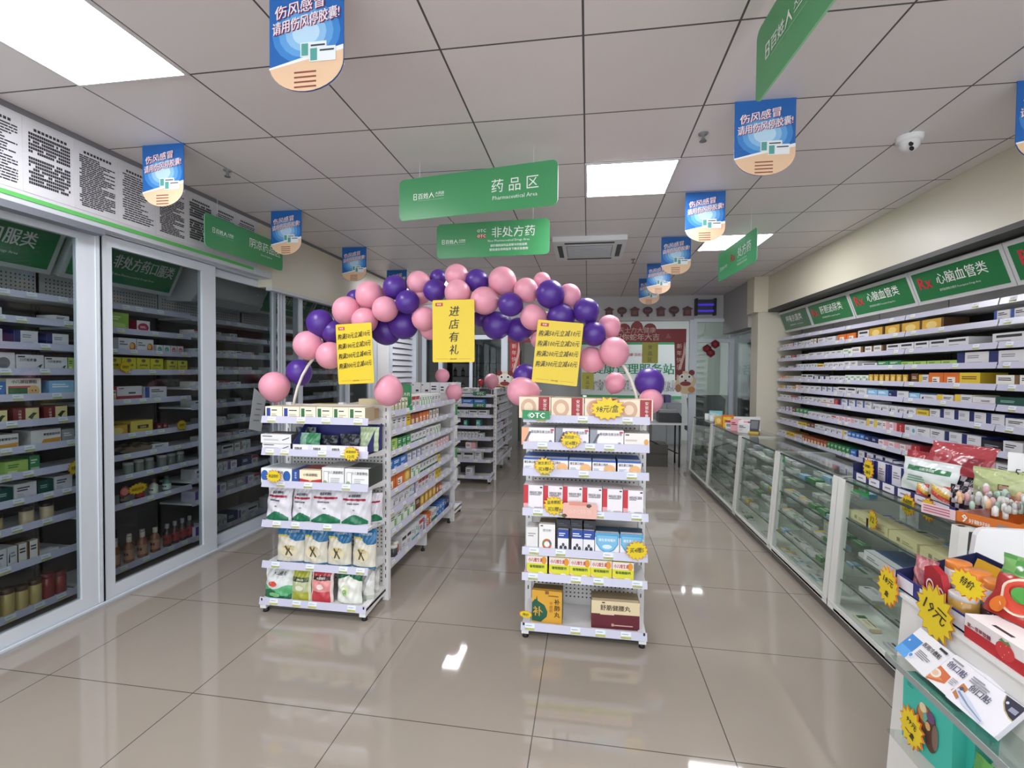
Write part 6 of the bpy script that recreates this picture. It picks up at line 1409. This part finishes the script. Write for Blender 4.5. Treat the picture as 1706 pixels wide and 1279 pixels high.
for lb, x, y in (('plain festive paper lion face at the foot of the red banner by the window', 1142, 637), ('plain festive paper lion face at the foot of the red banner by the dark glass', 841, 637)):
    p = at(x, y, Y=8.66); q = MB()
    def D(cx, cz, rx_, rz_, c_, e): q.poly([(cx + rx_ * math.cos(2 * PI * k / 18), -e, cz + rz_ * math.sin(2 * PI * k / 18)) for k in range(18)], c_)
    q.prism([(.17 * math.cos(2 * PI * k / 20) * (1 + .12 * math.sin(6 * 2 * PI * k / 20)), 0, .2 * math.sin(2 * PI * k / 20)) for k in range(20)], (0, .006, 0), '#dcc9a4')
    D(-.1, .17, .05, .05, '#7a2a2e', .002); D(.1, .17, .05, .05, '#7a2a2e', .002); D(0, .06, .12, .1, '#e9e4da', .003); D(-.06, .1, .04, .04, '#f2f0ea', .004); D(.06, .1, .04, .04, '#f2f0ea', .004); D(-.06, .1, .018, .02, '#33282a', .005); D(.06, .1, .018, .02, '#33282a', .005); D(0, -.02, .09, .04, '#8f3036', .004); D(0, .035, .02, .015, '#33282a', .005); D(-.12, -.1, .05, .07, '#b07a58', .004); D(.1, -.12, .06, .05, '#c98a4a', .004)
    o = q.build('paper_ornament'); o.location = p; tag(o, lb, 'ornament')
for lb, quad, Y in (('olive yellow notice hanging in the back doorway', ((1070, 570), (1096, 570), (1096, 605), (1071, 605)), 8.6), ('second olive yellow notice low in the back doorway', ((969, 620), (989, 620), (989, 648), (969, 648)), 8.6)):
    a = at(*quad[0], Y=Y); c = at(*quad[2], Y=Y); q = MB(); q.box(a.x, c.x, Y, Y + .004, c.z, a.z, '#a8a43a')
    for i, ch in enumerate('食品区'): q.text(ch, ((a.x + c.x) / 2, Y - .001, a.z - .12 - i * (a.z - c.z) * .3), UX, UZ, (a.z - c.z) * .2, '#55512a', 'c')
    o = q.build('paper_notice'); tag(o, lb, 'notice')
for k in range(7):
    x = .36 + k * .222; q = MB()
    if k % 2: q.prism([(.085 * math.cos(2 * PI * i / 16), 0, .065 * math.sin(2 * PI * i / 16) + .02) for i in range(16)], (0, .015, 0), '#553239'); q.box(-.02, .02, 0, .012, -.09, -.045, '#553239'); q.box(-.05, .05, -.001, 0, .0, .03, '#6d524e')
    else: q.prism([(-.09, 0, .04), (0, 0, .09), (.09, 0, .04), (.06, 0, .02), (.065, 0, -.08), (-.065, 0, -.08), (-.06, 0, .02)], (0, .015, 0), '#5f383f'); q.poly([(-.04, -.001, -.05), (.04, -.001, -.05), (.04, -.001, .02), (-.04, -.001, .02)], '#7a5452')
    o = q.build('paper_lantern'); o.location = (x, 8.72, 2.60); tag(o, f'dull red paper {"lantern" if k % 2 else "house"} cutout, {nth(k + 1)} in the string under the fascia', 'paper lantern', 'paper cutouts on the fascia')
o = empty('insect_lamp', 'black framed insect lamp with violet tubes on the fascia', 'insect lamp', (1.985, 8.72, 2.66))
q = MB(); q.box(-.17, -.135, -.05, .06, -.14, .15, BLACK); q.box(.135, .17, -.05, .06, -.14, .15, BLACK); q.box(-.135, .135, -.04, .06, .1, .13, '#55565c'); q.box(-.135, .135, .03, .06, -.12, .1, '#4d4e58'); q.build('frame', o)
for z in (.045, -.06):
    q = MB(); q.tube([(-.135, 0, z), (.135, 0, z)], .018, emit('violet_tube', '#4a35c9', .35)); q.build('tube', o)
for i in range(8):
    pass
q = MB()
for i in range(16): q.box(-.13 + i * .0173, -.128 + i * .0173, -.04, -.037, -.12, .12, '#77787e')
q.build('guard_grid', o)
# folding table and printer before the doorway
o = empty('folding_table', 'white folding table with dark legs before the back doorway', 'table', (1.0, 8.3, 0))
q = MB(); q.box(-.5, .56, -.28, .28, .69, .72, M('#d4d6d6', .35)); q.build('tabletop', o)
for x, y in ((-.42, -.2), (-.42, .2), (.48, -.2), (.48, .2)):
    q = MB(); q.tube([(x, y, 0), (x, y, .69)], .014, '#26272b', 8); q.build('leg', o)
q = MB(); q.tube([(-.42, -.2, .62), (.46, -.2, .22)], .01, '#26272b', 6); q.build('brace', o)
o = empty('receipt_printer', 'black printer with grey top on the folding table', 'printer', (1.32, 8.25, .72))
q = MB(); q.prism([(-.17, -.15, 0), (.19, -.15, 0), (.19, -.15, .1), (.15, -.15, .16), (-.17, -.15, .16)], (0, .3, 0), M('#232428', .35)); q.build('body', o); q = MB(); q.box(-.16, .14, -.14, .14, .16, .2, M('#8b8d90', .35)); q.build('lid', o)
q = MB(); q.box(-.25, .25, -.22, .22, 0, .36, '#4e4a45', top='#5c5852'); q.poly([(-.25, -.2205, .2), (.25, -.2205, .2), (.25, -.2205, .22), (-.25, -.2205, .22)], '#3a3733'); o = q.build('storage_box'); o.location = (1.05, 8.3, 0); tag(o, 'dark brown carton on the floor under the folding table', 'carton')
o = empty('office_chair', 'dark chair back seen through the tall window', 'chair', (2.2, 9.4, 0))
q = MB(); q.prism([(-.3, 0, .5), (.3, 0, .5), (.34, .05, 1.05), (.25, .06, 1.12), (-.25, .06, 1.12), (-.34, .05, 1.05)], (0, .08, 0), M('#3a3b3c', .5)); q.build('backrest', o); q = MB(); q.box(-.3, .3, .0, .5, .42, .5, M('#3a3b3c', .5)); q.build('seat', o)
q = MB(); q.tube([(0, .25, .06), (0, .25, .42)], .03, '#2a2a2c'); q.build('post', o)
for k in range(4):
    q = MB(); a = k * R90 + .4; q.tube([(0, .25, .08), (.26 * math.cos(a), .25 + .26 * math.sin(a), .03)], .02, '#2a2a2c'); q.build('leg', o)
q = MB()
for k in range(3): q.lathe([(0, -.08), (.07, -.03), (.07, .03), (0, .08)], M('#8a2a30', .5), ((-.06, .07, .0)[k], 0, (-.04, .06, -.13)[k] * .8), 10)
o = q.build('paper_ornament'); o.location = (2.08, 8.7, 1.98); tag(o, 'dark red paper flower stuck on the tall window', 'ornament')
q = MB(); q.box(2.56, 2.57, 7.75, 8.4, 1.2, 1.75, '#9c989a'); q.box(2.555, 2.56, 7.75, 8.4, 1.22, 1.42, '#b58a92')
for k in range(4): q.box(2.553, 2.556, 7.85 + k * .13, 7.93 + k * .13, 1.5, 1.66, '#d9d9d9')
o = q.build('wall_poster'); tag(o, 'faded pink and grey poster behind the grey glass panel', 'poster')
# dark room goods behind the partition
o = empty('bottle_rack', 'dark rack of bottles in the unlit room behind the partition', 'rack', (-2.3, 10.6, 0))
for k in range(5):
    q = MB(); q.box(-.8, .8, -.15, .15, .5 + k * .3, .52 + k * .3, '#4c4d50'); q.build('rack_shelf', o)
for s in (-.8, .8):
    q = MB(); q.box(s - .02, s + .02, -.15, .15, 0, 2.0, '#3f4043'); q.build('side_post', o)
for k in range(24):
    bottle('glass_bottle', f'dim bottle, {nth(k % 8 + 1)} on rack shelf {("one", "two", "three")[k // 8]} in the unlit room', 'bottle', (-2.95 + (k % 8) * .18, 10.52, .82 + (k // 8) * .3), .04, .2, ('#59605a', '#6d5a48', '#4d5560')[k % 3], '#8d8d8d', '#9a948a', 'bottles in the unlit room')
q = MB()
for k in range(26):
    a = rb.uniform(0, 6.28); h = rb.uniform(.5, 1.0); r = rb.uniform(.05, .2)
    x, y = r * math.cos(a), r * math.sin(a); q.poly([(x * .2, y * .2, .25), (x * .7 - .02, y * .7, h * .8), (x, y, h * 1.2), (x * .7 + .03, y * .7, h * .75)], '#4d5a38')
o = empty('potted_plant', 'dim leafy plant behind the dark glass of the partition', 'plant', (-2.9, 9.4, .0)); q.build('foliage', o); q = MB(); q.lathe([(0, 0), (.14, 0), (.18, .3), (.15, .3), (.15, .25), (0, .25)], '#6b5a4a', n=16); q.build('pot', o)
for k in range(4):
    q = MB(); q.box(-.06, .06, 0, .1, 0, .16, ('#7a5a8a', '#5a4a78', '#6b5080', '#4a4560')[k]); o = q.build('supply_box'); o.location = (1.55 + (k % 2) * .14, 10.6 + (k // 2) * .2, .9); tag(o, f'small violet box, {nth(k + 1)} on the cabinet in the back room', 'box', 'violet boxes in the back room')
o = empty('side_cabinet', 'grey cabinet beside the board in the back room', 'cabinet', (1.65, 10.7, 0)); q = MB(); q.box(-.3, .3, -.2, .3, 0, .9, M('#8f9294', .4)); q.build('body', o)
for s in (-1, 1):
    q = MB(); q.box(s * .15 - .14, s * .15 + .14, -.215, -.2, .03, .87, M('#9a9d9f', .35)); d = q.build('door', o); h = MB(); h.box(s * .04 - .008, s * .04 + .008, -.235, -.215, .45, .55, '#55585a'); h.build('handle', d)
